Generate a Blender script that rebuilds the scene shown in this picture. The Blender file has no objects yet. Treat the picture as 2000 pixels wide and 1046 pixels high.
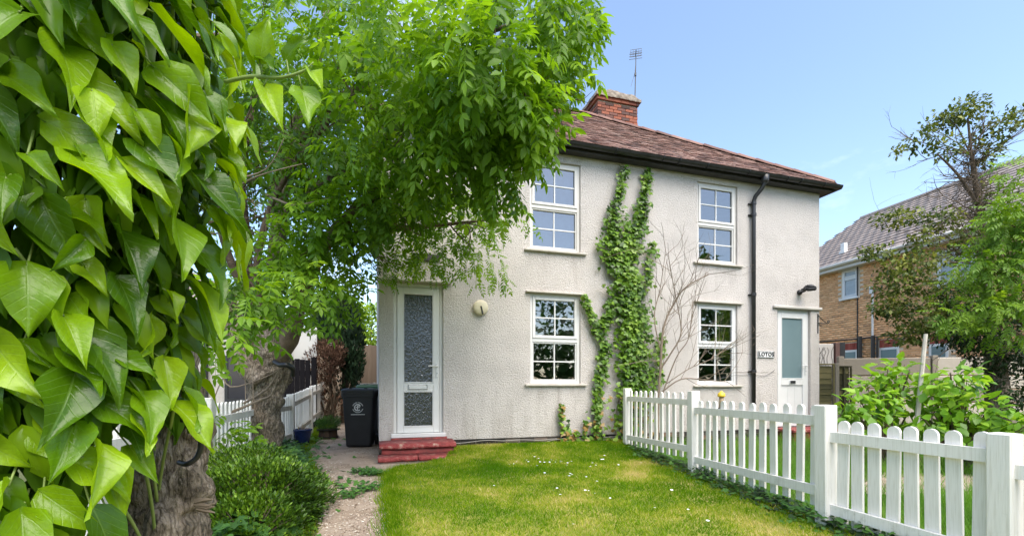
import bpy, math, random
import numpy as np
from mathutils import Vector, Matrix, noise
random.seed(7); rng = np.random.default_rng(11)
S = bpy.context.scene
COL = S.collection
R = math.radians
# ------------------------------------------------------------------ camera
CAMZ = 1.0; FPX = 900.0; HOR = 750.0
cam_d = bpy.data.cameras.new('camera'); cam = bpy.data.objects.new('camera', cam_d); COL.objects.link(cam)
cam_d.sensor_width = 36; cam_d.lens = FPX / 2000 * 36; cam_d.shift_y = (HOR - 523) / 2000
cam_d.clip_start = 0.05; cam_d.clip_end = 2000
cam.location = (0, 0, CAMZ); cam.rotation_euler = (R(90), 0, 0)
S.camera = cam
# ------------------------------------------------------------------ sky, sun, exposure
SUN_EL, SUN_AZ = R(57), R(152)          # azimuth clockwise from +Y: high behind the camera, veiled
SKY_STRENGTH = 0.15
world = bpy.data.worlds.new('World'); S.world = world; world.use_nodes = True
wn = world.node_tree; wn.nodes.clear()
w_out = wn.nodes.new('ShaderNodeOutputWorld'); w_bg = wn.nodes.new('ShaderNodeBackground')
w_sky = wn.nodes.new('ShaderNodeTexSky'); w_sky.sky_type = 'NISHITA'; w_sky.sun_disc = False
w_sky.sun_elevation = SUN_EL; w_sky.sun_rotation = SUN_AZ
w_sky.air_density = 1.0; w_sky.dust_density = 1.2; w_sky.ozone_density = 2.0
w_tc = wn.nodes.new('ShaderNodeTexCoord')
w_map = wn.nodes.new('ShaderNodeMapping'); w_map.inputs['Scale'].default_value = (1.3, 1.3, 3.2)
w_map.inputs['Location'].default_value = (1.2, 6.6, 0.9)
w_n = wn.nodes.new('ShaderNodeTexNoise'); w_n.inputs['Scale'].default_value = 1.6; w_n.inputs['Detail'].default_value = 7
w_n.inputs['Roughness'].default_value = 0.55
w_r = wn.nodes.new('ShaderNodeValToRGB'); w_r.color_ramp.elements[0].position = 0.57; w_r.color_ramp.elements[1].position = 0.88
w_r.color_ramp.elements[0].color = (.015, .015, .015, 1); w_r.color_ramp.elements[1].color = (.5, .5, .5, 1)
w_mix = wn.nodes.new('ShaderNodeMix'); w_mix.data_type = 'RGBA'
w_mix.inputs['B'].default_value = (8.2, 8.4, 8.8, 1)
L = wn.links.new
L(w_tc.outputs['Generated'], w_map.inputs['Vector']); L(w_map.outputs[0], w_n.inputs['Vector'])
L(w_n.outputs['Fac'], w_r.inputs['Fac']); L(w_r.outputs['Color'], w_mix.inputs['Factor'])
w_t = wn.nodes.new('ShaderNodeMixRGB'); w_t.blend_type = 'MULTIPLY'; w_t.inputs[0].default_value = 1; w_t.inputs[2].default_value = (.93, .93, .91, 1)   # even tint that shifts the sky colour
L(w_sky.outputs['Color'], w_t.inputs[1]); L(w_t.outputs[0], w_mix.inputs['A']); L(w_mix.outputs['Result'], w_bg.inputs['Color'])
w_bg.inputs['Strength'].default_value = SKY_STRENGTH; L(w_bg.outputs[0], w_out.inputs['Surface'])
sun_d = bpy.data.lights.new('sun', 'SUN'); sun = bpy.data.objects.new('sun', sun_d); COL.objects.link(sun)
sun_d.energy = 2.5; sun_d.angle = R(60); sun_d.color = (1.0, 0.92, 0.80)
sdir = Vector((math.sin(SUN_AZ) * math.cos(SUN_EL), math.cos(SUN_AZ) * math.cos(SUN_EL), math.sin(SUN_EL)))
sun.rotation_euler = (-sdir).to_track_quat('-Z', 'Y').to_euler()
S.view_settings.view_transform = 'Standard'; S.view_settings.look = 'None'
S.view_settings.gamma = 1; S.view_settings.use_curve_mapping = False
S.view_settings.exposure = 1.38
S.cycles.max_bounces = 8; S.cycles.transparent_max_bounces = 12
S.cycles.use_denoising = True

# ------------------------------------------------------------------ measuring helpers
def P(px, py, d):
    """the point that stands d metres in front of the camera where the photograph shows (px, py)"""
    return Vector(((px - 1000) / FPX * d, d, CAMZ - (py - HOR) / FPX * d))
HC = Vector((-1.83, 6.34, 0)); HU = Vector((.9580, .2868, 0)); HV = Vector((-.2868, .9580, 0))
HROT = math.atan2(HU.y, HU.x)
def fac(px, py=None, off=0.0):
    """pixel -> (along the cottage front, height) on the plane off metres in front of the wall"""
    c = HC - HV * off; r = (px - 1000) / FPX
    s = (r * c.y - c.x) / (HU.x - r * HU.y)
    return s if py is None else (s, CAMZ - (py - HOR) / FPX * (c.y + HU.y * s))
def H(s, y, z): return HC + HU * s + HV * y + Vector((0, 0, z))

# ------------------------------------------------------------------ object helpers
def tag(o, label=None, cat=None, group=None, kind=None):
    if label: o['label'] = label
    if cat: o['category'] = cat
    if group: o['group'] = group
    if kind: o['kind'] = kind
    return o
def empty(name, loc=(0, 0, 0), rz=0, label=None, cat=None, group=None):
    o = bpy.data.objects.new(name, None); COL.objects.link(o)
    o.location = loc; o.rotation_euler = (0, 0, rz); o.empty_display_size = .2
    return tag(o, label, cat, group)
def link(name, me, parent=None):
    o = bpy.data.objects.new(name, me); COL.objects.link(o)
    if parent: o.parent = parent
    return o
class MB:
    def __init__(s): s.v = []; s.f = []; s.m = []
    def add(s, vs, fs, mi=0):
        b = len(s.v); s.v += [tuple(v) for v in vs]; s.f += [tuple(i + b for i in f) for f in fs]; s.m += [mi] * len(fs); return s
    def box(s, x0, x1, y0, y1, z0, z1, mi=0):
        vs = [(x0, y0, z0), (x1, y0, z0), (x1, y1, z0), (x0, y1, z0), (x0, y0, z1), (x1, y0, z1), (x1, y1, z1), (x0, y1, z1)]
        return s.add(vs, [(0, 3, 2, 1), (4, 5, 6, 7), (0, 1, 5, 4), (1, 2, 6, 5), (2, 3, 7, 6), (3, 0, 4, 7)], mi)
    def bev(s, x0, x1, y0, y1, z0, z1, b=.006, mi=0):
        """box with chamfered edges"""
        vs = []; 
        for (sx, sy, sz) in [(-1,-1,-1),(1,-1,-1),(1,1,-1),(-1,1,-1),(-1,-1,1),(1,-1,1),(1,1,1),(-1,1,1)]:
            X = x0 if sx < 0 else x1; Y = y0 if sy < 0 else y1; Z = z0 if sz < 0 else z1
            vs += [(X, Y - sy * b, Z - sz * b), (X - sx * b, Y, Z - sz * b), (X - sx * b, Y - sy * b, Z)]
        i = lambda c, a: c * 3 + a
        fs = [(i(0,2),i(3,2),i(2,2),i(1,2)), (i(4,2),i(5,2),i(6,2),i(7,2)), (i(0,1),i(1,1),i(5,1),i(4,1)), (i(2,1),i(3,1),i(7,1),i(6,1)),
              (i(1,0),i(2,0),i(6,0),i(5,0)), (i(3,0),i(0,0),i(4,0),i(7,0))]
        for a, c in ((0,1),(3,2),(4,5),(7,6)): fs.append((i(a,1),i(a,2),i(c,2),i(c,1)) if a in (3,4) else (i(a,2),i(a,1),i(c,1),i(c,2)))
        for a, c in ((0,3),(1,2),(4,7),(5,6)): fs.append((i(a,0),i(a,2),i(c,2),i(c,0)) if a in (0,5) else (i(a,2),i(a,0),i(c,0),i(c,2)))
        for a, c in ((0,4),(1,5),(2,6),(3,7)): fs.append((i(a,1),i(a,0),i(c,0),i(c,1)) if a in (0,2) else (i(a,0),i(a,1),i(c,1),i(c,0)))
        for c, fl in ((0,0),(1,1),(2,0),(3,1),(4,1),(5,0),(6,1),(7,0)): fs.append((i(c,0),i(c,1),i(c,2)) if fl == 0 else (i(c,2),i(c,1),i(c,0)))
        return s.add(vs, fs, mi)
    def tube(s, pts, rad, n=6, mi=0, cap=True):
        pts = [Vector(p) for p in pts]; rad = list(rad) if hasattr(rad, '__len__') else [rad] * len(pts)
        vs = []; fs = []; prev = None
        for i, p in enumerate(pts):
            t = (pts[min(i + 1, len(pts) - 1)] - pts[max(i - 1, 0)])
            t = t.normalized() if t.length > 1e-9 else Vector((0, 0, 1))
            if prev is None: a = t.orthogonal().normalized()
            else:
                a = prev - t * prev.dot(t); a = a.normalized() if a.length > 1e-6 else t.orthogonal().normalized()
            prev = a; b = t.cross(a)
            for k in range(n):
                th = 2 * math.pi * k / n; vs.append(p + (a * math.cos(th) + b * math.sin(th)) * rad[i])
        for i in range(len(pts) - 1):
            for k in range(n):
                k2 = (k + 1) % n; fs.append((i * n + k, i * n + k2, (i + 1) * n + k2, (i + 1) * n + k))
        if cap: fs += [tuple(reversed(range(n))), tuple(range((len(pts) - 1) * n, len(pts) * n))]
        return s.add(vs, fs, mi)
    def lathe(s, prof, c=(0, 0, 0), n=20, mi=0, axis='z'):
        vs = []; fs = []
        for (r, h) in prof:
            for k in range(n):
                th = 2 * math.pi * k / n; x, y, z = r * math.cos(th), r * math.sin(th), h
                if axis == 'y': x, y, z = r * math.cos(th), h, r * math.sin(th)
                if axis == 'x': x, y, z = h, r * math.cos(th), r * math.sin(th)
                vs.append((x + c[0], y + c[1], z + c[2]))
        for i in range(len(prof) - 1):
            for k in range(n):
                k2 = (k + 1) % n; fs.append((i * n + k, i * n + k2, (i + 1) * n + k2, (i + 1) * n + k))
        fs += [tuple(reversed(range(n))), tuple(range((len(prof) - 1) * n, len(prof) * n))]
        return s.add(vs, fs, mi)
    def poly(s, prof, y0, y1, mi=0):
        """(x,z) outline, counter-clockwise seen from -y, extruded from y0 to y1"""
        n = len(prof); vs = [(x, y0, z) for x, z in prof] + [(x, y1, z) for x, z in prof]
        fs = [tuple(range(n)), tuple(reversed(range(n, 2 * n)))] + [(i, i + n, (i + 1) % n + n, (i + 1) % n) for i in range(n)]
        return s.add(vs, fs, mi)
    def mesh(s, name, mats, smooth=False):
        me = bpy.data.meshes.new(name); me.from_pydata(s.v, [], s.f)
        for m in (mats if isinstance(mats, (list, tuple)) else [mats]): me.materials.append(m)
        if any(s.m): me.polygons.foreach_set('material_index', s.m)
        if smooth: me.polygons.foreach_set('use_smooth', [True] * len(me.polygons))
        me.update(); return me
    def build(s, name, mats, parent=None, smooth=False): return link(name, s.mesh(name, mats, smooth), parent)

def np_mesh(name, V, faces, mat, tint=None, smooth=False, uv=None):
    """V (N,3); faces = (M,k) one k for all"""
    me = bpy.data.meshes.new(name); M, k = faces.shape
    me.vertices.add(len(V)); me.vertices.foreach_set('co', np.ascontiguousarray(V, dtype=np.float32).ravel())
    me.loops.add(M * k); me.loops.foreach_set('vertex_index', faces.astype(np.int32).ravel())
    me.polygons.add(M); me.polygons.foreach_set('loop_start', np.arange(0, M * k, k, dtype=np.int32))
    me.polygons.foreach_set('loop_total', np.full(M, k, dtype=np.int32))
    if smooth: me.polygons.foreach_set('use_smooth', np.ones(M, dtype=bool))
    if tint is not None:
        a = me.attributes.new('tint', 'FLOAT', 'POINT'); a.data.foreach_set('value', tint.astype(np.float32))
    me.materials.append(mat); me.update(calc_edges=True); me.validate(); return me
def basis(axis, up):
    """(N,3) leaf axis (local y) and rough normal (local z) -> (N,3,3) columns x,y,z"""
    y = axis / np.linalg.norm(axis, axis=1, keepdims=True)
    x = np.cross(y, up); nx = np.linalg.norm(x, axis=1, keepdims=True); x = np.where(nx < 1e-6, [[1., 0, 0]], x / np.maximum(nx, 1e-9))
    z = np.cross(x, y); return np.stack([x, y, z], axis=2)
def scatter(name, tv, tf, pos, B, sc, mat, tint, parent=None, smooth=False, kind='stuff'):
    tv = np.asarray(tv, float); tf = np.asarray(tf, int); n = len(pos); m = len(tv)
    sc = np.asarray(sc, float); sc = sc[:, None] if sc.ndim == 1 else sc
    loc = tv[None, :, :] * (sc[:, None, :] if sc.shape[1] == 3 else sc[:, None, :])
    V = np.einsum('nij,nmj->nmi', B, loc) + pos[:, None, :]
    F = (tf[None] + (np.arange(n) * m)[:, None, None]).reshape(-1, tf.shape[1])
    o = link(name, np_mesh(name, V.reshape(-1, 3), F, mat, np.repeat(tint, m), smooth), parent)
    if kind: o['kind'] = kind
    return o
def dup(o, parent=None, **kw):
    c = o.copy(); COL.objects.link(c); c.parent = parent
    for k, v in kw.items(): setattr(c, k, v)
    for ch in list(o.children): dup(ch, c)
    return c
def unit(n): 
    v = rng.normal(size=(n, 3)); return v / np.linalg.norm(v, axis=1, keepdims=True)

# ------------------------------------------------------------------ materials
def new_mat(name):
    m = bpy.data.materials.new(name); m.use_nodes = True; nt = m.node_tree; nt.nodes.clear()
    out = nt.nodes.new('ShaderNodeOutputMaterial'); return m, nt, out
def N(nt, t, **kw):
    n = nt.nodes.new('ShaderNode' + t)
    for k, v in kw.items():
        if k in n.inputs: n.inputs[k].default_value = v
        else: setattr(n, k, v)
    return n
def ramp(nt, stops):
    r = nt.nodes.new('ShaderNodeValToRGB'); e = r.color_ramp.elements
    while len(e) < len(stops): e.new(.5)
    for i, (p, c) in enumerate(stops): e[i].position = p; e[i].color = (*c, 1)
    return r
def mat(name, stops, rough=.6, scale=6, detail=6, bump=0, bscale=80, spec=.5, metal=0, coord='Object', rand=None, stretch=None, dist=.01, bdetail=3, extra=None):
    """colour ramp over noise (or over per-piece randomness) with fine bump"""
    m, nt, out = new_mat(name); l = nt.links.new
    if not isinstance(stops[0], (list, tuple)): stops = [(0.3, tuple(c * .88 for c in stops)), (0.7, tuple(min(1, c * 1.1) for c in stops))]
    b = N(nt, 'BsdfPrincipled', Roughness=rough, Metallic=metal); b.inputs['Specular IOR Level'].default_value = spec
    tc = N(nt, 'TexCoord'); mp = N(nt, 'Mapping'); l(tc.outputs[coord], mp.inputs['Vector'])
    if stretch: mp.inputs['Scale'].default_value = stretch
    nz = N(nt, 'TexNoise', Scale=scale, Detail=detail, Roughness=.62); l(mp.outputs[0], nz.inputs['Vector'])
    rp = ramp(nt, stops); fac_ = nz.outputs['Fac']
    if rand:
        if rand == 'object': src = N(nt, 'ObjectInfo').outputs['Random']
        else: src = N(nt, 'Attribute', attribute_name='tint').outputs['Fac']
        mx = N(nt, 'Math', operation='MULTIPLY_ADD'); l(nz.outputs['Fac'], mx.inputs[0]); mx.inputs[1].default_value = .5
        ad = N(nt, 'Math', operation='MULTIPLY_ADD'); l(src, ad.inputs[0]); ad.inputs[1].default_value = .9; ad.inputs[2].default_value = -.2
        l(ad.outputs[0], mx.inputs[2]); fac_ = mx.outputs[0]
    l(fac_, rp.inputs['Fac']); col = rp.outputs['Color']
    if extra: col = extra(nt, tc, col)
    l(col, b.inputs['Base Color'])
    if bump:
        n2 = N(nt, 'TexNoise', Scale=bscale, Detail=bdetail); l(mp.outputs[0], n2.inputs['Vector'])
        bp = N(nt, 'Bump', Strength=bump, Distance=dist); l(n2.outputs['Fac'], bp.inputs['Height']); l(bp.outputs[0], b.inputs['Normal'])
    l(b.outputs[0], out.inputs['Surface']); return m
def leaf_mat(name, stops, rough=.42, trans=.3, tcol=None, source='attr', veins=False, spec=.5, vgain=.3):
    m, nt, out = new_mat(name); l = nt.links.new
    src = N(nt, 'ObjectInfo').outputs['Random'] if source == 'object' else N(nt, 'Attribute', attribute_name='tint').outputs['Fac']
    rp = ramp(nt, stops); l(src, rp.inputs['Fac']); col = rp.outputs['Color']
    b = N(nt, 'BsdfPrincipled', Roughness=rough); b.inputs['Specular IOR Level'].default_value = spec * .7
    if veins:
        uv = N(nt, 'UVMap'); sp = N(nt, 'SeparateXYZ'); l(uv.outputs[0], sp.inputs[0])
        ab = N(nt, 'Math', operation='ABSOLUTE'); sub = N(nt, 'Math', operation='SUBTRACT'); l(sp.outputs[0], sub.inputs[0]); sub.inputs[1].default_value = .5
        l(sub.outputs[0], ab.inputs[0])
        # side veins: stripes of (v*1 - 1.1*|u|)
        ma = N(nt, 'Math', operation='MULTIPLY_ADD'); l(ab.outputs[0], ma.inputs[0]); ma.inputs[1].default_value = -.75; l(sp.outputs[1], ma.inputs[2])
        mu = N(nt, 'Math', operation='MULTIPLY'); l(ma.outputs[0], mu.inputs[0]); mu.inputs[1].default_value = 7
        fr = N(nt, 'Math', operation='FRACT'); l(mu.outputs[0], fr.inputs[0])
        pp = N(nt, 'Math', operation='PINGPONG'); l(fr.outputs[0], pp.inputs[0]); pp.inputs[1].default_value = .5
        sr = N(nt, 'MapRange', interpolation_type='SMOOTHSTEP'); l(pp.outputs[0], sr.inputs['Value']); sr.inputs['From Min'].default_value = .0; sr.inputs['From Max'].default_value = .10; sr.inputs['To Min'].default_value = .55; sr.inputs['To Max'].default_value = 0
        mr = N(nt, 'MapRange', interpolation_type='SMOOTHSTEP'); l(ab.outputs[0], mr.inputs['Value']); mr.inputs['From Min'].default_value = .006; mr.inputs['From Max'].default_value = .03; mr.inputs['To Min'].default_value = 1; mr.inputs['To Max'].default_value = 0
        vm = N(nt, 'Math', operation='MAXIMUM'); l(sr.outputs[0], vm.inputs[0]); l(mr.outputs[0], vm.inputs[1])
        tc = N(nt, 'TexCoord'); nz = N(nt, 'TexNoise', Scale=22., Detail=4.); l(tc.outputs['Object'], nz.inputs['Vector'])
        hm = N(nt, 'HueSaturation'); vv = N(nt, 'MapRange'); l(nz.outputs['Fac'], vv.inputs['Value']); vv.inputs['From Min'].default_value = .3; vv.inputs['From Max'].default_value = .7; vv.inputs['To Min'].default_value = .92; vv.inputs['To Max'].default_value = 1.08
        l(col, hm.inputs['Color']); l(vv.outputs[0], hm.inputs['Value'])
        mx = N(nt, 'Mix', data_type='RGBA'); vs = N(nt, 'Math', operation='MULTIPLY'); l(vm.outputs[0], vs.inputs[0]); vs.inputs[1].default_value = vgain
        l(vs.outputs[0], mx.inputs['Factor']); l(hm.outputs[0], mx.inputs['A']); mx.inputs['B'].default_value = (.32, .50, .12, 1)
        col = mx.outputs['Result']
        bp = N(nt, 'Bump', Strength=.35, Distance=.002); inv = N(nt, 'Math', operation='MULTIPLY_ADD'); l(vm.outputs[0], inv.inputs[0]); inv.inputs[1].default_value = -1; l(nz.outputs['Fac'], inv.inputs[2])
        l(inv.outputs[0], bp.inputs['Height']); l(bp.outputs[0], b.inputs['Normal'])
    l(col, b.inputs['Base Color'])
    t = N(nt, 'BsdfTranslucent')
    hs = N(nt, 'HueSaturation', Saturation=1.05, Value=1.5); hs.inputs['Hue'].default_value = .488; l(col, hs.inputs['Color']); l(hs.outputs[0], t.inputs['Color'])
    mx2 = N(nt, 'MixShader', Fac=trans); l(b.outputs[0], mx2.inputs[1]); l(t.outputs[0], mx2.inputs[2]); l(mx2.outputs[0], out.inputs['Surface'])
    return m
M = {}
def roughcast(name, base, dirt):
    m, nt, out = new_mat(name); l = nt.links.new
    b = N(nt, 'BsdfPrincipled', Roughness=.85); b.inputs['Specular IOR Level'].default_value = .25
    tc = N(nt, 'TexCoord')
    n1 = N(nt, 'TexNoise', Scale=1.3, Detail=8., Roughness=.65); l(tc.outputs['Object'], n1.inputs['Vector'])
    r1 = ramp(nt, [(.34, tuple(c * .86 for c in base)), (.52, base), (.75, tuple(min(1, c * 1.05) for c in base))]); l(n1.outputs['Fac'], r1.inputs['Fac'])
    # streaks of dirt, heavier low down where rain splashes
    mp = N(nt, 'Mapping'); mp.inputs['Scale'].default_value = (5, 5, .7); l(tc.outputs['Object'], mp.inputs['Vector'])
    n2 = N(nt, 'TexNoise', Scale=1.4, Detail=9., Roughness=.72); l(mp.outputs[0], n2.inputs['Vector'])
    sp = N(nt, 'SeparateXYZ'); l(tc.outputs['Object'], sp.inputs[0])
    hz = N(nt, 'MapRange'); l(sp.outputs[2], hz.inputs['Value']); hz.inputs['From Min'].default_value = .1; hz.inputs['From Max'].default_value = 1.0; hz.inputs['To Min'].default_value = .22; hz.inputs['To Max'].default_value = 0
    ad = N(nt, 'Math', operation='ADD'); l(n2.outputs['Fac'], ad.inputs[0]); l(hz.outputs[0], ad.inputs[1])
    r2 = ramp(nt, [(.58, (0, 0, 0)), (.90, (.5, .5, .5))]); l(ad.outputs[0], r2.inputs['Fac'])
    # rain streaks that start under the sills
    dirt_in = r2.outputs['Color']
    for xc, zs in ((2.62, 3.01), (2.62, .97), (5.62, 3.04), (5.62, .95), (.53, 2.43), (7.3, 2.37)):
        a = N(nt, 'Math', operation='SUBTRACT'); l(sp.outputs[0], a.inputs[0]); a.inputs[1].default_value = xc
        b2 = N(nt, 'Math', operation='ABSOLUTE'); l(a.outputs[0], b2.inputs[0])
        c = N(nt, 'MapRange'); l(b2.outputs[0], c.inputs['Value']); c.inputs['From Min'].default_value = .50; c.inputs['From Max'].default_value = .42
        e = N(nt, 'MapRange'); l(sp.outputs[2], e.inputs['Value']); e.inputs['From Min'].default_value = zs - .75; e.inputs['From Max'].default_value = zs
        g = N(nt, 'Math', operation='LESS_THAN'); l(sp.outputs[2], g.inputs[0]); g.inputs[1].default_value = zs
        h1 = N(nt, 'Math', operation='MULTIPLY'); l(c.outputs[0], h1.inputs[0]); l(e.outputs[0], h1.inputs[1])
        h2 = N(nt, 'Math', operation='MULTIPLY'); l(h1.outputs[0], h2.inputs[0]); l(g.outputs[0], h2.inputs[1])
        st = ramp(nt, [(.46, (0, 0, 0)), (.70, (.42, .42, .42))]); l(n2.outputs['Fac'], st.inputs['Fac'])
        h3 = N(nt, 'MixRGB', blend_type='MULTIPLY', Fac=1.); l(h2.outputs[0], h3.inputs[1]); l(st.outputs['Color'], h3.inputs[2])
        h4 = N(nt, 'MixRGB', blend_type='ADD', Fac=1.); l(dirt_in, h4.inputs[1]); l(h3.outputs[0], h4.inputs[2]); dirt_in = h4.outputs[0]
    mx = N(nt, 'Mix', data_type='RGBA'); l(dirt_in, mx.inputs['Factor']); l(r1.outputs['Color'], mx.inputs['A']); mx.inputs['B'].default_value = (*dirt, 1)
    # pebbles
    v = N(nt, 'TexVoronoi', Scale=72., Randomness=1.); v.feature = 'SMOOTH_F1'; v.inputs['Smoothness'].default_value = .6
    nw = N(nt, 'TexNoise', Scale=30., Detail=3.); l(tc.outputs['Object'], nw.inputs['Vector'])
    wm = N(nt, 'MixRGB', Fac=.04); l(tc.outputs['Object'], wm.inputs[1]); l(nw.outputs['Color'], wm.inputs[2]); l(wm.outputs[0], v.inputs['Vector'])
    n3 = N(nt, 'TexNoise', Scale=40., Detail=6., Roughness=.8); l(tc.outputs['Object'], n3.inputs['Vector'])
    hm = N(nt, 'Math', operation='MULTIPLY_ADD'); l(v.outputs['Distance'], hm.inputs[0]); hm.inputs[1].default_value = -.35; l(n3.outputs['Fac'], hm.inputs[2])
    bp = N(nt, 'Bump', Strength=1., Distance=.028); l(hm.outputs[0], bp.inputs['Height']); l(bp.outputs[0], b.inputs['Normal'])
    # dark flecks where the bump noise is low, plus finer random ones
    r3 = ramp(nt, [(.30, (.75, .75, .75)), (.42, (0, 0, 0))]); l(n3.outputs['Fac'], r3.inputs['Fac'])
    n4 = N(nt, 'TexNoise', Scale=70., Detail=2.); l(tc.outputs['Object'], n4.inputs['Vector'])
    r4 = ramp(nt, [(.30, (.6, .6, .6)), (.42, (0, 0, 0))]); l(n4.outputs['Fac'], r4.inputs['Fac'])
    mx3 = N(nt, 'Mix', data_type='RGBA'); l(r3.outputs['Color'], mx3.inputs['Factor']); l(mx.outputs['Result'], mx3.inputs['A']); mx3.inputs['B'].default_value = (*[c * 1.1 for c in dirt], 1)
    mx4 = N(nt, 'Mix', data_type='RGBA'); l(r4.outputs['Color'], mx4.inputs['Factor']); l(mx3.outputs['Result'], mx4.inputs['A']); mx4.inputs['B'].default_value = (*[c * 1.5 for c in dirt], 1)
    l(mx4.outputs['Result'], b.inputs['Base Color']); l(b.outputs[0], out.inputs['Surface']); return m
M['render'] = roughcast('roughcast', (.645, .598, .56), (.23, .185, .145))
M['render_smooth'] = mat('smooth_render', [(.3, (.44, .41, .37)), (.7, (.53, .50, .46))], rough=.85, scale=5, bump=.5, bscale=90)
M['upvc'] = mat('white_upvc', [(.3, (.64, .635, .62)), (.7, (.69, .685, .67))], rough=.28, scale=3)
M['upvc_old'] = mat('cream_upvc', [(.3, (.58, .55, .51)), (.7, (.64, .62, .58))], rough=.35, scale=3)
M['sill'] = mat('sill', [(.3, (.40, .36, .31)), (.7, (.56, .52, .46))], rough=.8, scale=6, bump=.4)
M['black'] = mat('black_gloss', [(.3, (.012, .012, .013)), (.7, (.03, .03, .032))], rough=.38, scale=7, bump=.08, bscale=30)
M['black_plastic'] = mat('black_plastic', [(.3, (.010, .010, .012)), (.7, (.018, .018, .021))], rough=.5, scale=5, bump=.15, bscale=180)
M['dark_paint'] = mat('dark_paint', [(.3, (.014, .013, .014)), (.7, (.05, .045, .045))], rough=.55, scale=14, bump=.3, bscale=60)
M['iron'] = mat('iron', (.03, .028, .026), rough=.55, scale=20, bump=.2)
def algae(nt, tc, col):
    l = nt.links.new; s = N(nt, 'SeparateXYZ'); l(tc.outputs['Object'], s.inputs[0]); nz = N(nt, 'TexNoise', Scale=16., Detail=6., Roughness=.7); l(tc.outputs['Object'], nz.inputs['Vector'])
    a = N(nt, 'MapRange'); l(s.outputs[2], a.inputs['Value']); a.inputs['From Max'].default_value = .30; a.inputs['To Min'].default_value = .2; a.inputs['To Max'].default_value = 0
    d = N(nt, 'Math', operation='ADD'); l(a.outputs[0], d.inputs[0]); l(nz.outputs['Fac'], d.inputs[1]); r = ramp(nt, [(.64, (0, 0, 0)), (.95, (.7, .7, .7))]); l(d.outputs[0], r.inputs['Fac'])
    m = N(nt, 'Mix', data_type='RGBA'); l(r.outputs['Color'], m.inputs['Factor']); l(col, m.inputs['A']); m.inputs['B'].default_value = (.22, .235, .14, 1)
    v = N(nt, 'TexNoise', Scale=120., Detail=2.); mp = N(nt, 'Mapping'); mp.inputs['Scale'].default_value = (1, 1, .04); l(tc.outputs['Object'], mp.inputs['Vector']); l(mp.outputs[0], v.inputs['Vector'])
    g = ramp(nt, [(.36, (.86, .85, .82)), (.5, (1, 1, 1))]); l(v.outputs['Fac'], g.inputs['Fac']); x = N(nt, 'MixRGB', blend_type='MULTIPLY', Fac=.8); l(m.outputs['Result'], x.inputs[1]); l(g.outputs['Color'], x.inputs[2]); return x.outputs[0]
M['fence'] = mat('fence_paint', [(.22, (.50, .475, .43)), (.42, (.76, .735, .69)), (.75, (.82, .80, .765))], rough=.5, scale=5, detail=8, bump=.25, bscale=45, stretch=(1, 1, .22), extra=algae)
M['dark_interior'] = mat('room_paint', (.42, .39, .35), rough=.9)
M['pale_mortar'] = mat('pale_mortar', (.66, .54, .40), rough=.95, scale=20)
M['mortar'] = mat('mortar', (.42, .37, .30), rough=.95, scale=20, bump=.6, bscale=120)
M['cement'] = mat('lichen_cement', [(.3, (.10, .085, .065)), (.5, (.22, .18, .14)), (.7, (.34, .30, .24))], rough=.95, scale=9, bump=1, bscale=40, dist=.03)
BR = [(0., (.04, .026, .022)), (.25, (.10, .05, .04)), (.45, (.24, .075, .045)), (.62, (.34, .11, .06)), (.8, (.16, .07, .055)), (1., (.08, .055, .05))]
M['brick'] = mat('red_brick', BR, rough=.9, scale=14, bump=.5, bscale=60, rand='object')
M['plinth'] = mat('tarred_brick', [(.0, (.02, .018, .016)), (.45, (.05, .042, .036)), (.62, (.12, .10, .085)), (.85, (.20, .16, .13)), (1, (.26, .10, .06))], rough=.95, scale=11, bump=.8, bscale=40, rand='object')
TL = [(0., (.07, .045, .04)), (.3, (.135, .075, .06)), (.55, (.19, .10, .08)), (.8, (.26, .155, .125)), (1., (.36, .25, .21))]
M['tile_o'] = mat('clay_tile', TL, rough=.9, scale=10, bump=.5, bscale=50, rand='object')
M['tile_a'] = mat('clay_tile_rest', TL, rough=.9, scale=10, bump=.5, bscale=50, rand='attr')
M['ridge'] = mat('ridge_tile', [(0, (.12, .07, .06)), (.5, (.21, .11, .085)), (1, (.30, .19, .15))], rough=.9, scale=7, bump=.5, rand='object')
NB = [(0., (.46, .26, .14)), (.12, (.62, .34, .16)), (.45, (.74, .385, .18)), (.75, (.82, .47, .24)), (1., (.76, .41, .20))]
M['nbrick_o'] = mat('buff_brick', NB, rough=.9, scale=1.2, bump=.3, rand='object')
M['nbrick_a'] = mat('buff_brick_rest', NB, rough=.9, scale=1.2, bump=.3, rand='attr')
NT = [(0., (.215, .18, .165)), (.5, (.245, .205, .19)), (1., (.275, .235, .215))]
M['ntile_o'] = mat('concrete_tile', NT, rough=.8, scale=5, bump=.3, rand='object')
M['ntile_a'] = mat('concrete_tile_rest', NT, rough=.8, scale=5, bump=.3, rand='attr')
M['red_step'] = mat('red_step_paint', [(.28, (.07, .035, .028)), (.38, (.20, .03, .028)), (.52, (.26, .04, .038)), (.59, (.31, .10, .085)), (.68, (.42, .30, .22))], rough=.75, scale=11, detail=10, bump=1, bscale=45, dist=.02)
M['red_dark'] = mat('worn_riser', [(.25, (.05, .03, .025)), (.45, (.20, .04, .035)), (.62, (.30, .05, .045)), (.78, (.34, .20, .12))], rough=.8, scale=9, detail=9, bump=.8, bscale=35)  # wear, plus risers coloured darker as if shaded to set off the treads
M['white_paint'] = mat('white_paint', (.72, .72, .71), rough=.5)
M['cream'] = mat('cream_plastic', [(.3, (.56, .49, .34)), (.7, (.66, .60, .44))], rough=.5, scale=9)
M['steel'] = mat('steel', (.45, .45, .46), rough=.35, metal=1)
M['alu'] = mat('weathered_aluminium', (.10, .10, .105), rough=.6)
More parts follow.
